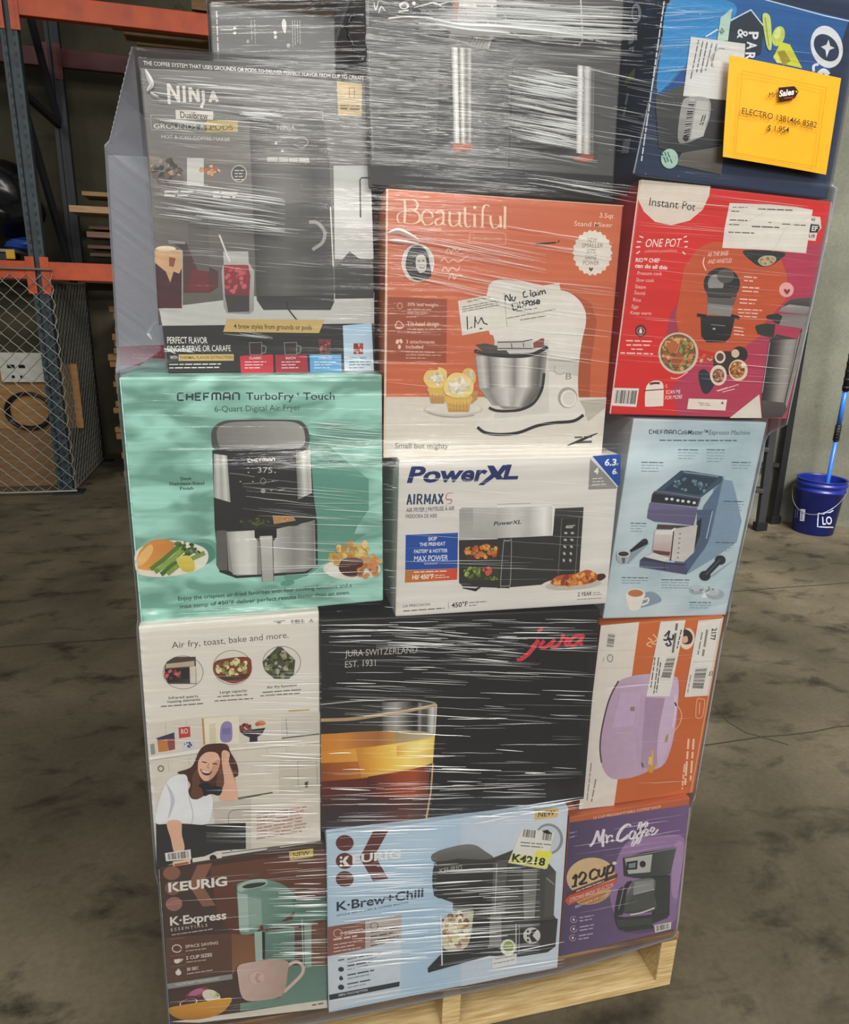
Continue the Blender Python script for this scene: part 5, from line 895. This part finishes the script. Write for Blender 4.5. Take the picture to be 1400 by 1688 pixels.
for a_ in ((838, 962, 122, 236, 46, .19, 60, 120, 1, 2.8), (870, 962, 118, 150, 14, .14, 50, 90, 1.5, 3.4), (690, 1050, 6, 58, 46, .05, 80, 280, 1.2, 3.6), (265, 470, 312, 370, 26, .14, 60, 190, 1, 2.6), (250, 480, 130, 215, 16, .08, 40, 150, .8, 2.2), (395, 470, 178, 200, 8, .1, 40, 70, 2, 4), (620, 740, 100, 240, 22, .04, 15, 60, .8, 2), (860, 1050, 286, 320, 4, .14, 120, 190, 1, 2),
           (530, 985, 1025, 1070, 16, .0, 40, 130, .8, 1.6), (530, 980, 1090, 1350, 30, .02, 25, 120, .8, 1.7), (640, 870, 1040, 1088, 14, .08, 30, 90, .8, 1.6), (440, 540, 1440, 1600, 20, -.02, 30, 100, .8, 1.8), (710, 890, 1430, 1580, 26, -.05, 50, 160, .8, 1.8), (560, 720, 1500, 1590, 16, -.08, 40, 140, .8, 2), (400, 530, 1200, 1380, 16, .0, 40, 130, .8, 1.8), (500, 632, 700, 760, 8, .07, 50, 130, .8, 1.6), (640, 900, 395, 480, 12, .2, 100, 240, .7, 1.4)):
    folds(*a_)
for q, w_ in (('240,115 246,128 250,140 243,150', 7), ('248,152 255,158 262,160', 4), ('252,560 247,550 252,538 260,530', 7), ('270,575 280,578 290,584', 4), ('640,384 655,380 672,386 690,395', 8), ('640,396 660,398 690,402', 5), ('222,1018 226,1005 229,996', 5), ('700,30 760,44 840,48 960,60', 9), ('720,42 770,52 840,56', 10)):  # glare on the film, painted as wide whitish ridges
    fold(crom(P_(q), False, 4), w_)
me = bpy.data.meshes.new('film_folds_and_glare'); me.from_pydata(FV, [], FF)
for k, al in enumerate((.22, .42, .7)):      # faint to strong whitish film, for roped folds and painted glare
    m, nt, b = new_mat(f'film_fold_and_glare_{k+1}_layers'); b.inputs['Base Color'].default_value = (.84, .86, .86, 1); b.inputs['Roughness'].default_value = .2; b.inputs['Alpha'].default_value = al; b.inputs['Specular IOR Level'].default_value = .8
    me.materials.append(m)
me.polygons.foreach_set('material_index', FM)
o = link('film_folds_and_glare', me, None, film); o['kind'] = 'stuff'

# ------------------------------------------------------------------ yellow price sheet taped to the film
n7 = Vector((math.sin(math.radians(3)), -math.cos(math.radians(3)), 0))
fh = film_hit(1280, 200); pp = fh[0]-Vector((0, .012, 0))
qs = [(1203.5, 91), (1387, 129), (1362, 288), (1189, 259)]
def bil(u, v): return tuple((qs[0][i]*(1-u)+qs[1][i]*u)*(1-v)+(qs[3][i]*(1-u)+qs[2][i]*u)*v for i in (0, 1))
Qp = on_plane(*bil(.5, .5), pp, n7)
ps = thing('price_sheet', Qp, 'yellow paper price sheet taped to the film over the blue carton', 'sign')
NU = 12; V, Fc = [], []
for side in (0, 1):
    for j in range(NU+1):
        for i in range(NU+1):
            u, v = i/NU, j/NU; bul = .0035*math.sin(u*3.1)*math.sin(v*2.2+.4)+.004*v*v*(1-u)
            V.append(on_plane(*bil(u, v), pp, n7)+n7*(bul-side*.0005))
for side in (0, 1):
    o_ = side*(NU+1)**2
    for j in range(NU):
        for i in range(NU):
            a0 = o_+j*(NU+1)+i; f = (a0, a0+1, a0+NU+2, a0+NU+1); Fc.append(f if side == 0 else f[::-1])
me = bpy.data.meshes.new('paper'); me.from_pydata(V, [], Fc)
link('paper', me, mat('yellow_paper', '#f4ab0c', .65, noise=.05), ps)
pa = Art(ps, pp+n7*.008, n7); pa.part('printed_frame').z('D3').l('#b98612', 7, '280,232 1162,412 1048,1240 208,1095', closed=True)
pa.part('logo_tag').p('#2a1714', '658,410 825,395 872,450 828,525 665,555').e('#f4ab0c', 848, 452, 10, 10).l('#c8402c', 9, '720,522 815,512').t('#f2e6dc', 'Sales', 665, 505, 820, 482, 60, .03)
pa.part('lettering').t('#4a3518', 'Mr.', 556, 516, 640, 512, 56).t('#3d331f', 'ELECTRO 1381466 8582', 272, 682, 1055, 832, 62, .004).t('#3d331f', '$ 1.954', 540, 862, 765, 888, 62, .004)
pa.done()
# ------------------------------------------------------------------ the warehouse: floor, walls
def concrete(name, c1, c2, dark, sc, stain, rough=.7):
    m, nt, b = new_mat(name); N = nt.nodes; L = nt.links
    tc = N.new('ShaderNodeTexCoord')
    def noise(s, d, di=0, st=(1, 1, 1)):
        mp = N.new('ShaderNodeMapping'); mp.inputs['Scale'].default_value = st; L.new(tc.outputs['Object'], mp.inputs[0])
        n = N.new('ShaderNodeTexNoise'); n.inputs['Scale'].default_value = s; n.inputs['Detail'].default_value = d; n.inputs['Distortion'].default_value = di; n.inputs['Roughness'].default_value = .62; L.new(mp.outputs[0], n.inputs['Vector']); return n
    def ramp(src, p0, p1, a, bb):
        r = N.new('ShaderNodeValToRGB'); r.color_ramp.elements[0].position = p0; r.color_ramp.elements[0].color = a; r.color_ramp.elements[1].position = p1; r.color_ramp.elements[1].color = bb; L.new(src, r.inputs[0]); return r
    base = ramp(noise(sc, 8, .3).outputs[0], .35, .68, hexl(c1)+[1], hexl(c2)+[1])
    st = ramp(noise(sc*3.2, 10, .35, (.8, 1.3, 1)).outputs[0], stain, stain+.16, (0, 0, 0, 1), (1, 1, 1, 1))
    mx = N.new('ShaderNodeMix'); mx.data_type = 'RGBA'; L.new(st.outputs[0], mx.inputs[0]); L.new(base.outputs[0], mx.inputs[6]); mx.inputs[7].default_value = hexl(dark)+[1]
    big = ramp(noise(.8, 3, .5).outputs[0], .4, .62, (.66, .64, .6, 1), (1.16, 1.15, 1.12, 1))
    fine = ramp(noise(60, 4).outputs[0], .3, .7, (.86, .86, .86, 1), (1.1, 1.1, 1.1, 1))
    m2 = N.new('ShaderNodeMix'); m2.data_type = 'RGBA'; m2.blend_type = 'MULTIPLY'; m2.inputs[0].default_value = 1; L.new(mx.outputs[2], m2.inputs[6]); L.new(big.outputs[0], m2.inputs[7])
    m3 = N.new('ShaderNodeMix'); m3.data_type = 'RGBA'; m3.blend_type = 'MULTIPLY'; m3.inputs[0].default_value = 1; L.new(m2.outputs[2], m3.inputs[6]); L.new(fine.outputs[0], m3.inputs[7])
    L.new(m3.outputs[2], b.inputs['Base Color']); b.inputs['Roughness'].default_value = rough
    bp = N.new('ShaderNodeBump'); bp.inputs['Strength'].default_value = .25; bp.inputs['Distance'].default_value = .004; L.new(fine.outputs[0], bp.inputs['Height']); L.new(bp.outputs[0], b.inputs['Normal'])
    return m
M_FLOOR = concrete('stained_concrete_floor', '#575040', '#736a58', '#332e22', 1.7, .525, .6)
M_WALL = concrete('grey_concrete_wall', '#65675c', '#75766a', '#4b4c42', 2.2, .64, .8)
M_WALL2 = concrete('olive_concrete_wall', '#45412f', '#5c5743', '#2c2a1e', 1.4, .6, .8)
def quad_obj(name, pts, m):
    me = bpy.data.meshes.new(name); me.from_pydata(pts, [], [tuple(range(len(pts)))]); o = link(name, me, m); o['kind'] = 'structure'; return o
def slab(name, c, s, m, rot=0):
    o = box_obj(name, c, s, m, rot=Matrix.Rotation(rot, 3, 'Z')); o['kind'] = 'structure'; return o
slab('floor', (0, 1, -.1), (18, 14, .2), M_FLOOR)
WA = Vector((3.44, 3.14, 0)); WD = (Vector((4.2, 2.79, 0))-WA).normalized(); WN = Vector((-WD.y, WD.x, 0))
mid = WA+WD*1.4
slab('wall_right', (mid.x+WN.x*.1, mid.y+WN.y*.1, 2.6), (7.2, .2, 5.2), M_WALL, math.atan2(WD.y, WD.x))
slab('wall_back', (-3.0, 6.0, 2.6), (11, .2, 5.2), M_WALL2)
M_JOINT = mat('joint_dirt', '#38342b', .9)
for i, (x0, x1, y, w) in enumerate(((-3, 5, 1.95, .008), (1.0, 5, .765, .006))):
    bm = bmesh.new(); n_ = 40
    R = random.Random(i)
    vs = [(x0+(x1-x0)*k/n_, y+R.uniform(-.006, .006)) for k in range(n_+1)]
    L_ = [bm.verts.new((x, yy-w/2, .0008)) for x, yy in vs]; U_ = [bm.verts.new((x, yy+w/2, .0008)) for x, yy in vs]
    for k in range(n_): bm.faces.new((L_[k], L_[k+1], U_[k+1], U_[k]))
    o = from_bm(f'trim_{i+1}', bm, M_JOINT); o['kind'] = 'structure'
R = random.Random(5)
bm = bmesh.new(); vs = []; x, y = 1.05, .62
pts = [floor_pt(*p) for p in ((1180, 1165), (1200, 1190), (1230, 1208), (1262, 1217), (1300, 1228))]
for p, q in zip(pts, pts[1:]):
    d = (q-p).normalized(); s_ = Vector((-d.y, d.x, 0))*.0025; bm.faces.new([bm.verts.new(v+Vector((0, 0, .0007))) for v in (p-s_, q-s_, q+s_, p+s_)])
o = from_bm('trim_3', bm, M_JOINT); o['kind'] = 'structure'

# ------------------------------------------------------------------ pallet rack on the left
M_ORG = mat('orange_rack_paint', '#d0531c', .45, noise=.12, nscale=8, col2='#b5441a'); M_UPR = mat('blue_green_rack_paint', '#33464c', .5, noise=.3, nscale=12, col2='#26333c')
M_HOLE = mat('hole_black', '#0c0e10', .9); M_DARK = mat('dark_rack_steel', '#20242a', .55)
rack = thing('pallet_rack', (-.35, 5.0, 0), 'tall warehouse pallet rack with orange beams and blue green uprights', 'storage rack')
YF, YR = 4.5, 5.55
def punched(xc):
    """rack paint with two columns of punched slots on the front flange"""
    m = mat('punched_rack_paint', '#33464c', .5, noise=.3, nscale=12, col2='#26333c'); nt = m.node_tree; N = nt.nodes; L = nt.links; b = N['Principled BSDF']
    src = b.inputs['Base Color'].links[0].from_socket
    tc = N.new('ShaderNodeTexCoord'); sp_ = N.new('ShaderNodeSeparateXYZ'); L.new(tc.outputs['Object'], sp_.inputs[0])
    def mth(op, a_, b_=None):
        n = N.new('ShaderNodeMath'); n.operation = op
        for i, v in enumerate((a_, b_)):
            if v is None: continue
            if isinstance(v, (int, float)): n.inputs[i].default_value = v
            else: L.new(v, n.inputs[i])
        return n.outputs[0]
    X, Y, Z = sp_.outputs
    dx = mth('ABSOLUTE', mth('SUBTRACT', mth('ABSOLUTE', mth('SUBTRACT', X, xc)), .027))
    msk = mth('MULTIPLY', mth('LESS_THAN', dx, .0075), mth('LESS_THAN', mth('FRACT', mth('DIVIDE', Z, .058)), .46))
    mx = N.new('ShaderNodeMix'); mx.data_type = 'RGBA'; L.new(msk, mx.inputs[0]); L.new(src, mx.inputs[6]); mx.inputs[7].default_value = (.004, .005, .006, 1); L.new(mx.outputs[2], b.inputs['Base Color'])
    return m
def upright(x, y, front):
    bm = bmesh.new()
    for dx in (-.034, .034): add_box(bm, (x+dx, y+.0, 2.3), (.03, .07, 4.6))
    add_box(bm, (x, y+.01, 2.3), (.1, .045, 4.6)); o = from_bm('upright', bm, punched(x) if front else M_DARK, rack)
    box_obj('foot_plate', (x+.02, y, .006), (.2, .14, .012), M_DARK, rack, bev=.002)
for x in (-1.40, .79):
    upright(x, YF, True); upright(x+.02, YR, False)
    for z0, z1 in ((.25, 1.35), (1.45, 2.65), (2.7, 3.8)):
        bm = bmesh.new(); add_tube(bm, (x, YF+.05, z1), (x, YR-.03, z0), .028, seg=6); from_bm('brace', bm, M_DARK, rack)
    for z in (.2, 1.4, 2.68):
        bm = bmesh.new(); add_box(bm, (x, (YF+YR)/2, z), (.04, YR-YF-.06, .04)); from_bm('strut', bm, M_DARK, rack)
M_RDARK = mat('shaded_rear_beam_paint', '#5c1f19', .5, noise=.1)  # rear beams coloured darker, their shade put into the paint
for x0, x1 in ((-1.35, .74), (-3.6, -1.45)):
    for zt, th in ((1.63, .115), (3.2, .125)):
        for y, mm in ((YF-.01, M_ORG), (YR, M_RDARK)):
            bm = bmesh.new(); add_box(bm, ((x0+x1)/2, y, zt-th/2), (x1-x0, .06, th), bev=.004); add_box(bm, ((x0+x1)/2, y+.005, zt-.006), (x1-x0, .05, .014)); from_bm('beam', bm, mm, rack)
            for xx in (x0-.005, x1+.005):
                bm = bmesh.new(); add_box(bm, (xx, y-.034, zt-.09), (.055, .008, .24), bev=.001)
                for k in range(5): add_box(bm, (xx+.004, y-.039, zt-.18+k*.045), (.008, .004, .026))
                from_bm('beam_bracket', bm, mm, rack)
M_PLY = mat('plywood', '#a97f4e', .8, noise=.25, nscale=9, stretch=(1, 1, 6)); M_PALLETW = mat('grey_brown_board', '#8a6b48', .8, noise=.3, nscale=9, stretch=(1, 8, 8))
M_CARD = mat('cardboard_sheet', '#8f6a40', .85, noise=.3, nscale=6, stretch=(.5, 3, 40))
for k, y in enumerate((4.72, 4.92, 5.12, 5.32)):
    tag(box_obj('shelf_plank', (-.05+k*.06, y, 3.2+.0105), (1.75, .12, .02), M_PALLETW, bev=.002), ['front', 'second', 'third', 'rear'][k]+' bare plank lying across the upper orange beams', 'plank', 'planks on the upper rack beams')
# pallet stored on the top beams
tp = thing('stored_pallet', (.25, 4.9, 3.222), 'old wooden pallet stored on the upper orange rack beams', 'pallet')
for y in (4.5, 4.9, 5.3): box_obj('stringer', (.25, y, 3.222+.05), (1.1, .04, .1), M_PALLETW, tp)
for k in range(7): box_obj('deck_board', (-.25+k*.165, 4.9, 3.222+.11), (.1, 1.0, .018), M_PALLETW, tp, bev=.002)

# things on the lower rack shelf
for i, (xl, yc, th, Y, col) in enumerate(((134, 318, .03, 5.05, '#a98b5e'), (113, 343, .045, 4.85, '#c2a078'), (146, 374, .025, 5.1, '#7d6048'), (142, 386, .04, 4.95, '#8a6a58'), (144, 406, .025, 5.05, '#76584a'), (148, 419, .025, 5.0, '#5d4a3c'))):
    p = atY(xl, yc, Y)
    tag(box_obj('lumber_board', (p.x+.55, Y+.15, p.z), (1.1, .28, th), mat(f'board_{i}', col, .8, noise=.2, nscale=9, stretch=(1, 8, 8)), rot=Matrix.Rotation(RF.uniform(-.03, .03), 3, 'Z'), bev=.003),
        ('topmost pale board with a slanted end', 'thick pale board, second from the top', 'thin brown board, third from the top', 'mauve brown board, fourth from the top', 'thin brown board, fifth from the top', 'dark bottom board')[i]+' of the lumber pile on the lower rack shelf', 'board', 'boards stacked on the lower rack shelf')
lift = atY(150, 425, 5.0)
for i, y in enumerate((4.75, 5.3)): tag(box_obj('timber_block', (-.3, y, 1.63+(lift.z-1.63)/2), (.5, .09, max(lift.z-1.63, .03)), M_PALLETW), 'short timber block under the lumber pile, '+('nearer' if i == 0 else 'farther')+' one', 'wood block')
# tall pile of flattened cardboard on the floor behind the cartons
for i in range(26):
    z = .022+i*.052; p = atY(192+4*math.sin(i*1.7)+3*math.sin(i*.6), 640, 5.0)
    o = box_obj('cardboard_sheet', (p.x+.5-(.0 if i < 20 else -.03), 5.3, z), (1.0, .7, .043 if i % 3 else .05), M_CARD, rot=Matrix.Rotation(RF.uniform(-.05, .05), 3, 'Z'), bev=.004)
    tag(o, 'flattened cardboard sheet in the tall floor pile behind the teal carton', 'cardboard', 'flattened cardboard in the tall pile under the rack')

# black bags, blue wrap and yellow tote on the left shelf bay
M_BAG = mat('black_bag_plastic', '#101114', .25, noise=.1, nscale=4)
def blob(name, c, s, m, seed, label, cat, amp=.22, group=None):
    bm = bmesh.new(); bmesh.ops.create_icosphere(bm, subdivisions=4, radius=1)
    R = random.Random(seed); ks = [(Vector((R.gauss(0, 1), R.gauss(0, 1), R.gauss(0, 1)))*3.2, R.random()*6) for _ in range(9)]
    for v in bm.verts:
        d = sum(math.sin(v.co.dot(k_)+ph) for k_, ph in ks)/9; v.co *= 1+amp*d*2
        v.co.z = max(v.co.z, -.75)
        v.co = Vector((v.co.x*s[0]+c[0], v.co.y*s[1]+c[1], v.co.z*s[2]+c[2]))
    return tag(from_bm(name, bm, m, smooth=True), label, cat, group)
p = atY(5, 345, 4.95); blob('trash_bag', (p.x-.12, 5.0, 2.02), (.36, .34, .3), M_BAG, 3, 'bulging black plastic bag on the lower rack shelf at the left edge', 'bag')
p = atY(32, 402, 4.7); blob('blue_bag', (p.x, 4.82, p.z), (.12, .12, .05), mat('blue_plastic', '#22489a', .35), 8, 'small crumpled blue bag on the yellow tote', 'bag', .15)
p0 = atY(-40, 437, 4.62); p1 = atY(24, 411, 4.62); tt = thing('storage_tote', ((p0.x+p1.x)/2, 4.8, 1.63), 'black and yellow storage tote on the lower rack shelf', 'storage box')
box_obj('tote_body', ((p0.x+p1.x)/2-.03, 4.8, (1.632+p1.z-.02)/2), (p1.x-p0.x-.06, .32, p1.z-1.632-.02), mat('tote_black', '#16171a', .5), tt, bev=.01)
box_obj('lid', ((p0.x+p1.x)/2, 4.8, p1.z-.01), (p1.x-p0.x, .36, .022), mat('tote_grey', '#8d8b80', .5), tt, bev=.006)
box_obj('latch', (p1.x-.03, 4.625, (1.64+p1.z)/2), (.055, .02, p1.z-1.65), mat('tote_yellow', '#d6a520', .45), tt, bev=.004)

# plywood panel, white box and black hoop behind the mesh
p0 = atY(-90, 708, 4.75); p1 = atY(126, 600, 4.75)
tag(box_obj('plywood_panel', ((p0.x+p1.x)/2, 4.76, (p0.z+p1.z)/2), (p1.x-p0.x, .018, p1.z-p0.z), M_PLY), 'plywood panel standing behind the chain link mesh', 'wood panel')
tag(box_obj('timber_block', ((p0.x+p1.x)/2, 4.78, p0.z/2), (.6, .09, p0.z-.002), M_PALLETW), 'timber block the plywood panel stands on', 'wood block')
q0 = atY(3, 630, 4.7); q1 = atY(71, 582, 4.7)
wb = thing('wall_box', ((q0.x+q1.x)/2, 4.71, q0.z), 'white outlet box with dark sockets on the plywood panel', 'electrical box')
box_obj('cover', ((q0.x+q1.x)/2, 4.725, (q0.z+q1.z)/2), (q1.x-q0.x, .05, q1.z-q0.z), mat('white_plastic', '#c9cabf', .5), wb, bev=.004)
for x, y, w, h in ((18, 604, 10, 5), (36, 604, 9, 5), (22, 621, 4, 4), (36, 621, 4, 4)):
    c_ = atY(x, y, 4.7); box_obj('socket', (c_.x, 4.699, c_.z), (w*.0048, .006, h*.0048), M_HOLE, wb)
c_ = atY(47, 678, 4.7); bm = bmesh.new()
for k in range(3): add_path(bm, [(c_.x+(.142+.006*k)*math.cos(t_*math.pi/18), 4.728-.012*k, c_.z+(.125+.004*k)*math.sin(t_*math.pi/18)) for t_ in range(36)], .011, 8, True)
tag(from_bm('cable_coil', bm, M_BAG, smooth=True), 'coiled black cable hung on the plywood panel', 'cable')

# chain link mesh on the rack: zig-zag wires that interlock
M_WIRE = mat('galvanised_wire', '#8f8f86', .45, .5)
def mesh_panel(name, A, B, zlo, zhi, pitch, r, label):
    A, B = Vector(A), Vector(B); L_ = (B-A).length; d = (B-A).normalized(); nn = Vector((-d.y, d.x, 0))
    t_ = thing(name, (A+B)/2+Vector((0, 0, zlo)), label, 'fence')
    bm = bmesh.new(); n_ = int(L_/pitch); hp = pitch/2; rowsn = int((zhi-zlo)/hp)
    for k in range(n_+1):
        pts = []
        for j in range(rowsn+1):
            s_ = k*pitch+(hp if (j % 2) else 0)*1.04-(0 if j % 2 else hp*.04)
            if s_ > L_: s_ = L_
            pts.append(A+d*s_+nn*(.004 if j % 2 else -.004)+Vector((0, 0, zlo+j*hp)))
        add_path(bm, pts, r, 5)
    for k in range(n_):
        pts = []
        for j in range(rowsn+1):
            s_ = (k+1)*pitch-(hp if (j % 2) else 0)*1.04+(0 if j % 2 else hp*.04)
            pts.append(A+d*s_+nn*(-.004 if j % 2 else .004)+Vector((0, 0, zlo+j*hp)))
        add_path(bm, pts, r, 5)
    from_bm('wire_mesh', bm, M_WIRE, t_)
    bm = bmesh.new()
    for z in (zlo, zhi): add_tube(bm, A+Vector((0, 0, z)), B+Vector((0, 0, z)), r*2, seg=8)
    from_bm('tension_wire', bm, M_WIRE, t_)
mesh_panel('chain_link_panel', (-2.6, YF-.07, 0), (-1.31, YF-.07, 0), .03, 1.58, .098, .0038, 'chain link mesh across the front of the rack under the lower beam')
mesh_panel('chain_link_panel', (-1.335, YF-.04, 0), (-1.335, YR+.05, 0), .03, 1.5, .098, .0038, 'chain link mesh running back along the rack end')

# ------------------------------------------------------------------ bucket with a pole, and a black ladder
bc = floor_pt(1361, 884); bc = Vector((bc.x, bc.y+.12, 0)); BH, RB, RT = .375, .128, .152
bk_ = thing('bucket', bc, 'dark blue plastic bucket on the floor by the grey wall', 'bucket')
M_BLUE = mat('bucket_blue', '#1c2a84', .35, noise=.08, nscale=4)
bm = bmesh.new()
rr = lathe(bm, [(RB-.01, .0), (RB, .004), (RB+(RT-RB)*.75, BH*.78), (RT+.004, BH*.79), (RT+.004, BH*.82), (RT-.003, BH*.83), (RT-.001, BH*.89), (RT+.006, BH*.90), (RT+.006, BH*.935), (RT, BH*.94), (RT, BH*.985), (RT+.005, BH*.99), (RT+.005, BH), (RT-.006, BH), (RT-.006, BH*.97), (RB-.006, .012)], bc)
bm.faces.new(rr[0][::-1]); bm.faces.new(rr[-1]); from_bm('bucket_body', bm, M_BLUE, bk_, True)
toC = (CAM-bc); aC = math.atan2(toC.y, toC.x)
bm = bmesh.new(); hp_ = []
for k in range(25):
    s_ = -1+2*k/24; an = aC+s_*math.pi/2-.25
    hp_.append((bc.x+(RT+.012)*math.cos(an), bc.y+(RT+.012)*math.sin(an), BH*.86-.17*math.cos(s_*math.pi/2)))
add_path(bm, hp_, .0025, 6); from_bm('wire_handle', bm, mat('handle_wire', '#9a9aa8', .35, .6), bk_)
def cone_hit(x, y):
    d = ray(x, y); o = CAM-bc; r = .14
    for _ in range(6):
        A_ = d.x*d.x+d.y*d.y; B_ = o.x*d.x+o.y*d.y; C_ = o.x*o.x+o.y*o.y-r*r
        D_ = B_*B_-A_*C_
        if D_ < 0: t_ = -B_/A_
        else: t_ = (-B_-math.sqrt(D_))/A_
        p_ = CAM+d*t_; r = RB+(RT-RB)*.96*min(max(p_.z/(BH*.78)*.75, 0), 1)
    return p_
ba = Art(bk_, bc, (0, -1, 0), hit=cone_hit); ba.hit_curved = True; ba.step = .0006; ba.base = 4
ba.nrm = lambda p: Vector((p.x-bc.x, p.y-bc.y, 0)).normalized()
BW = '#cdd0e0'
ba.part('logo_emblem').z('H6').l(BW, 9, '742,1420 738,1475 735,1530 755,1531 775,1532 795,1533 815,1534 835,1534 862,1535').l(BW, 9, '742,1420 756,1422 770,1424 785,1425 800,1415 818,1413 835,1412 850,1403 862,1395')
ba.part('lettering').t(BW, 'LO', 775, 1512, 852, 1508, 62, .02)
ba.part('care_label').p(BW, '598,1385 638,1388 628,1485 592,1482').g('#55588a', 612, 1400, 604, 1475, 10, 2, 0, 0).g('#8f94c0', 560, 1390, 552, 1455, 9, 2, 0, 0).g('#8f94c0', 575, 1390, 567, 1455, 9)
ba.done()
pl0 = Vector((bc.x+.03, bc.y-.02, .03)); top_ = atY(1398, 625, bc.y-.1); pl1 = pl0+(top_-pl0)*1.75
pole = thing('broom_pole', pl0, 'blue telescopic pole with black grips standing in the bucket', 'pole')
u = pl1-pl0; M_PB = mat('pole_blue', '#2f6fd0', .35); M_GR = mat('grip_black', '#141416', .6)
for nm, a0, b0, r_, mm in (('lower_tube', 0, .345, .013, M_PB), ('grip', .345, .405, .018, M_GR), ('upper_tube', .405, .53, .0145, M_PB), ('grip', .53, .70, .021, M_GR), ('upper_tube', .70, 1, .0145, M_PB)):
    bm = bmesh.new(); add_tube(bm, pl0+u*a0, pl0+u*b0, r_, seg=16)
    if nm == 'grip':
        for k in range(6): add_tube(bm, pl0+u*(a0+(b0-a0)*(k+.3)/6), pl0+u*(a0+(b0-a0)*(k+.6)/6), r_*1.1, seg=16)
    from_bm(nm, bm, mm, pole, True)

lf = floor_pt(1252, 874); lr = floor_pt(1268, 862)
lad = thing('step_ladder', lf, 'folded black step ladder leaning against the grey wall behind the cartons', 'ladder')
M_LAD = mat('ladder_black', '#1b1b1c', .5, noise=.1); M_LAD2 = mat('ladder_dark_grey', '#333335', .45, noise=.1)
LH = 1.75
def rail(x, y, w, m_, lean): 
    bm = bmesh.new(); q_ = Matrix.Rotation(-lean, 3, 'X'); add_box(bm, Vector((x, y, 0))+q_ @ Vector((0, 0, LH/2)), (w, .03, LH), q_); return from_bm('rail', bm, m_, lad)
wl = -WD
for k, (off, mm) in enumerate(((0, M_LAD2), (.42, M_LAD2))):
    p = lf+wl*off; o = rail(p.x, p.y, .055, mm, .06); box_obj('foot', (p.x, p.y, .03), (.085, .05, .06), M_LAD, o, bev=.006)
for k, off in enumerate((.0, .42)):
    p = lr+wl*off+WD*.03; o = rail(p.x, p.y, .05, M_LAD, .03); box_obj('foot', (p.x, p.y, .03), (.075, .05, .06), M_LAD, o, bev=.006)
for z in (.28, .56, .84, 1.12, 1.4):
    c_ = lf+wl*.21+Vector((0, .06*z, z)); box_obj('tread', c_, (.40, .08, .03), M_LAD2, lad, rot=Matrix.Rotation(math.atan2(WD.y, WD.x), 3, 'Z'), bev=.004)
for z in (.42, .98):
    c_ = lr+wl*.18+Vector((0, .03*z, z)); box_obj('cross_bar', c_, (.42, .02, .03), M_LAD, lad, rot=Matrix.Rotation(math.atan2(WD.y, WD.x), 3, 'Z'))

cb = [atY(x, y, .1) for x, y in ((602, -8), (592, 14), (578, 30), (571, 46), (574, 60), (582, 74), (586, 90))]
cb[-1].z = max(cb[-1].z, 1.73)
bm = bmesh.new(); add_path(bm, [Vector(p) for p in cb], .0028, 8)
tag(from_bm('power_cord', bm, M_BAG, smooth=True), 'thin black cord hanging in the gap between the top cartons', 'cord')
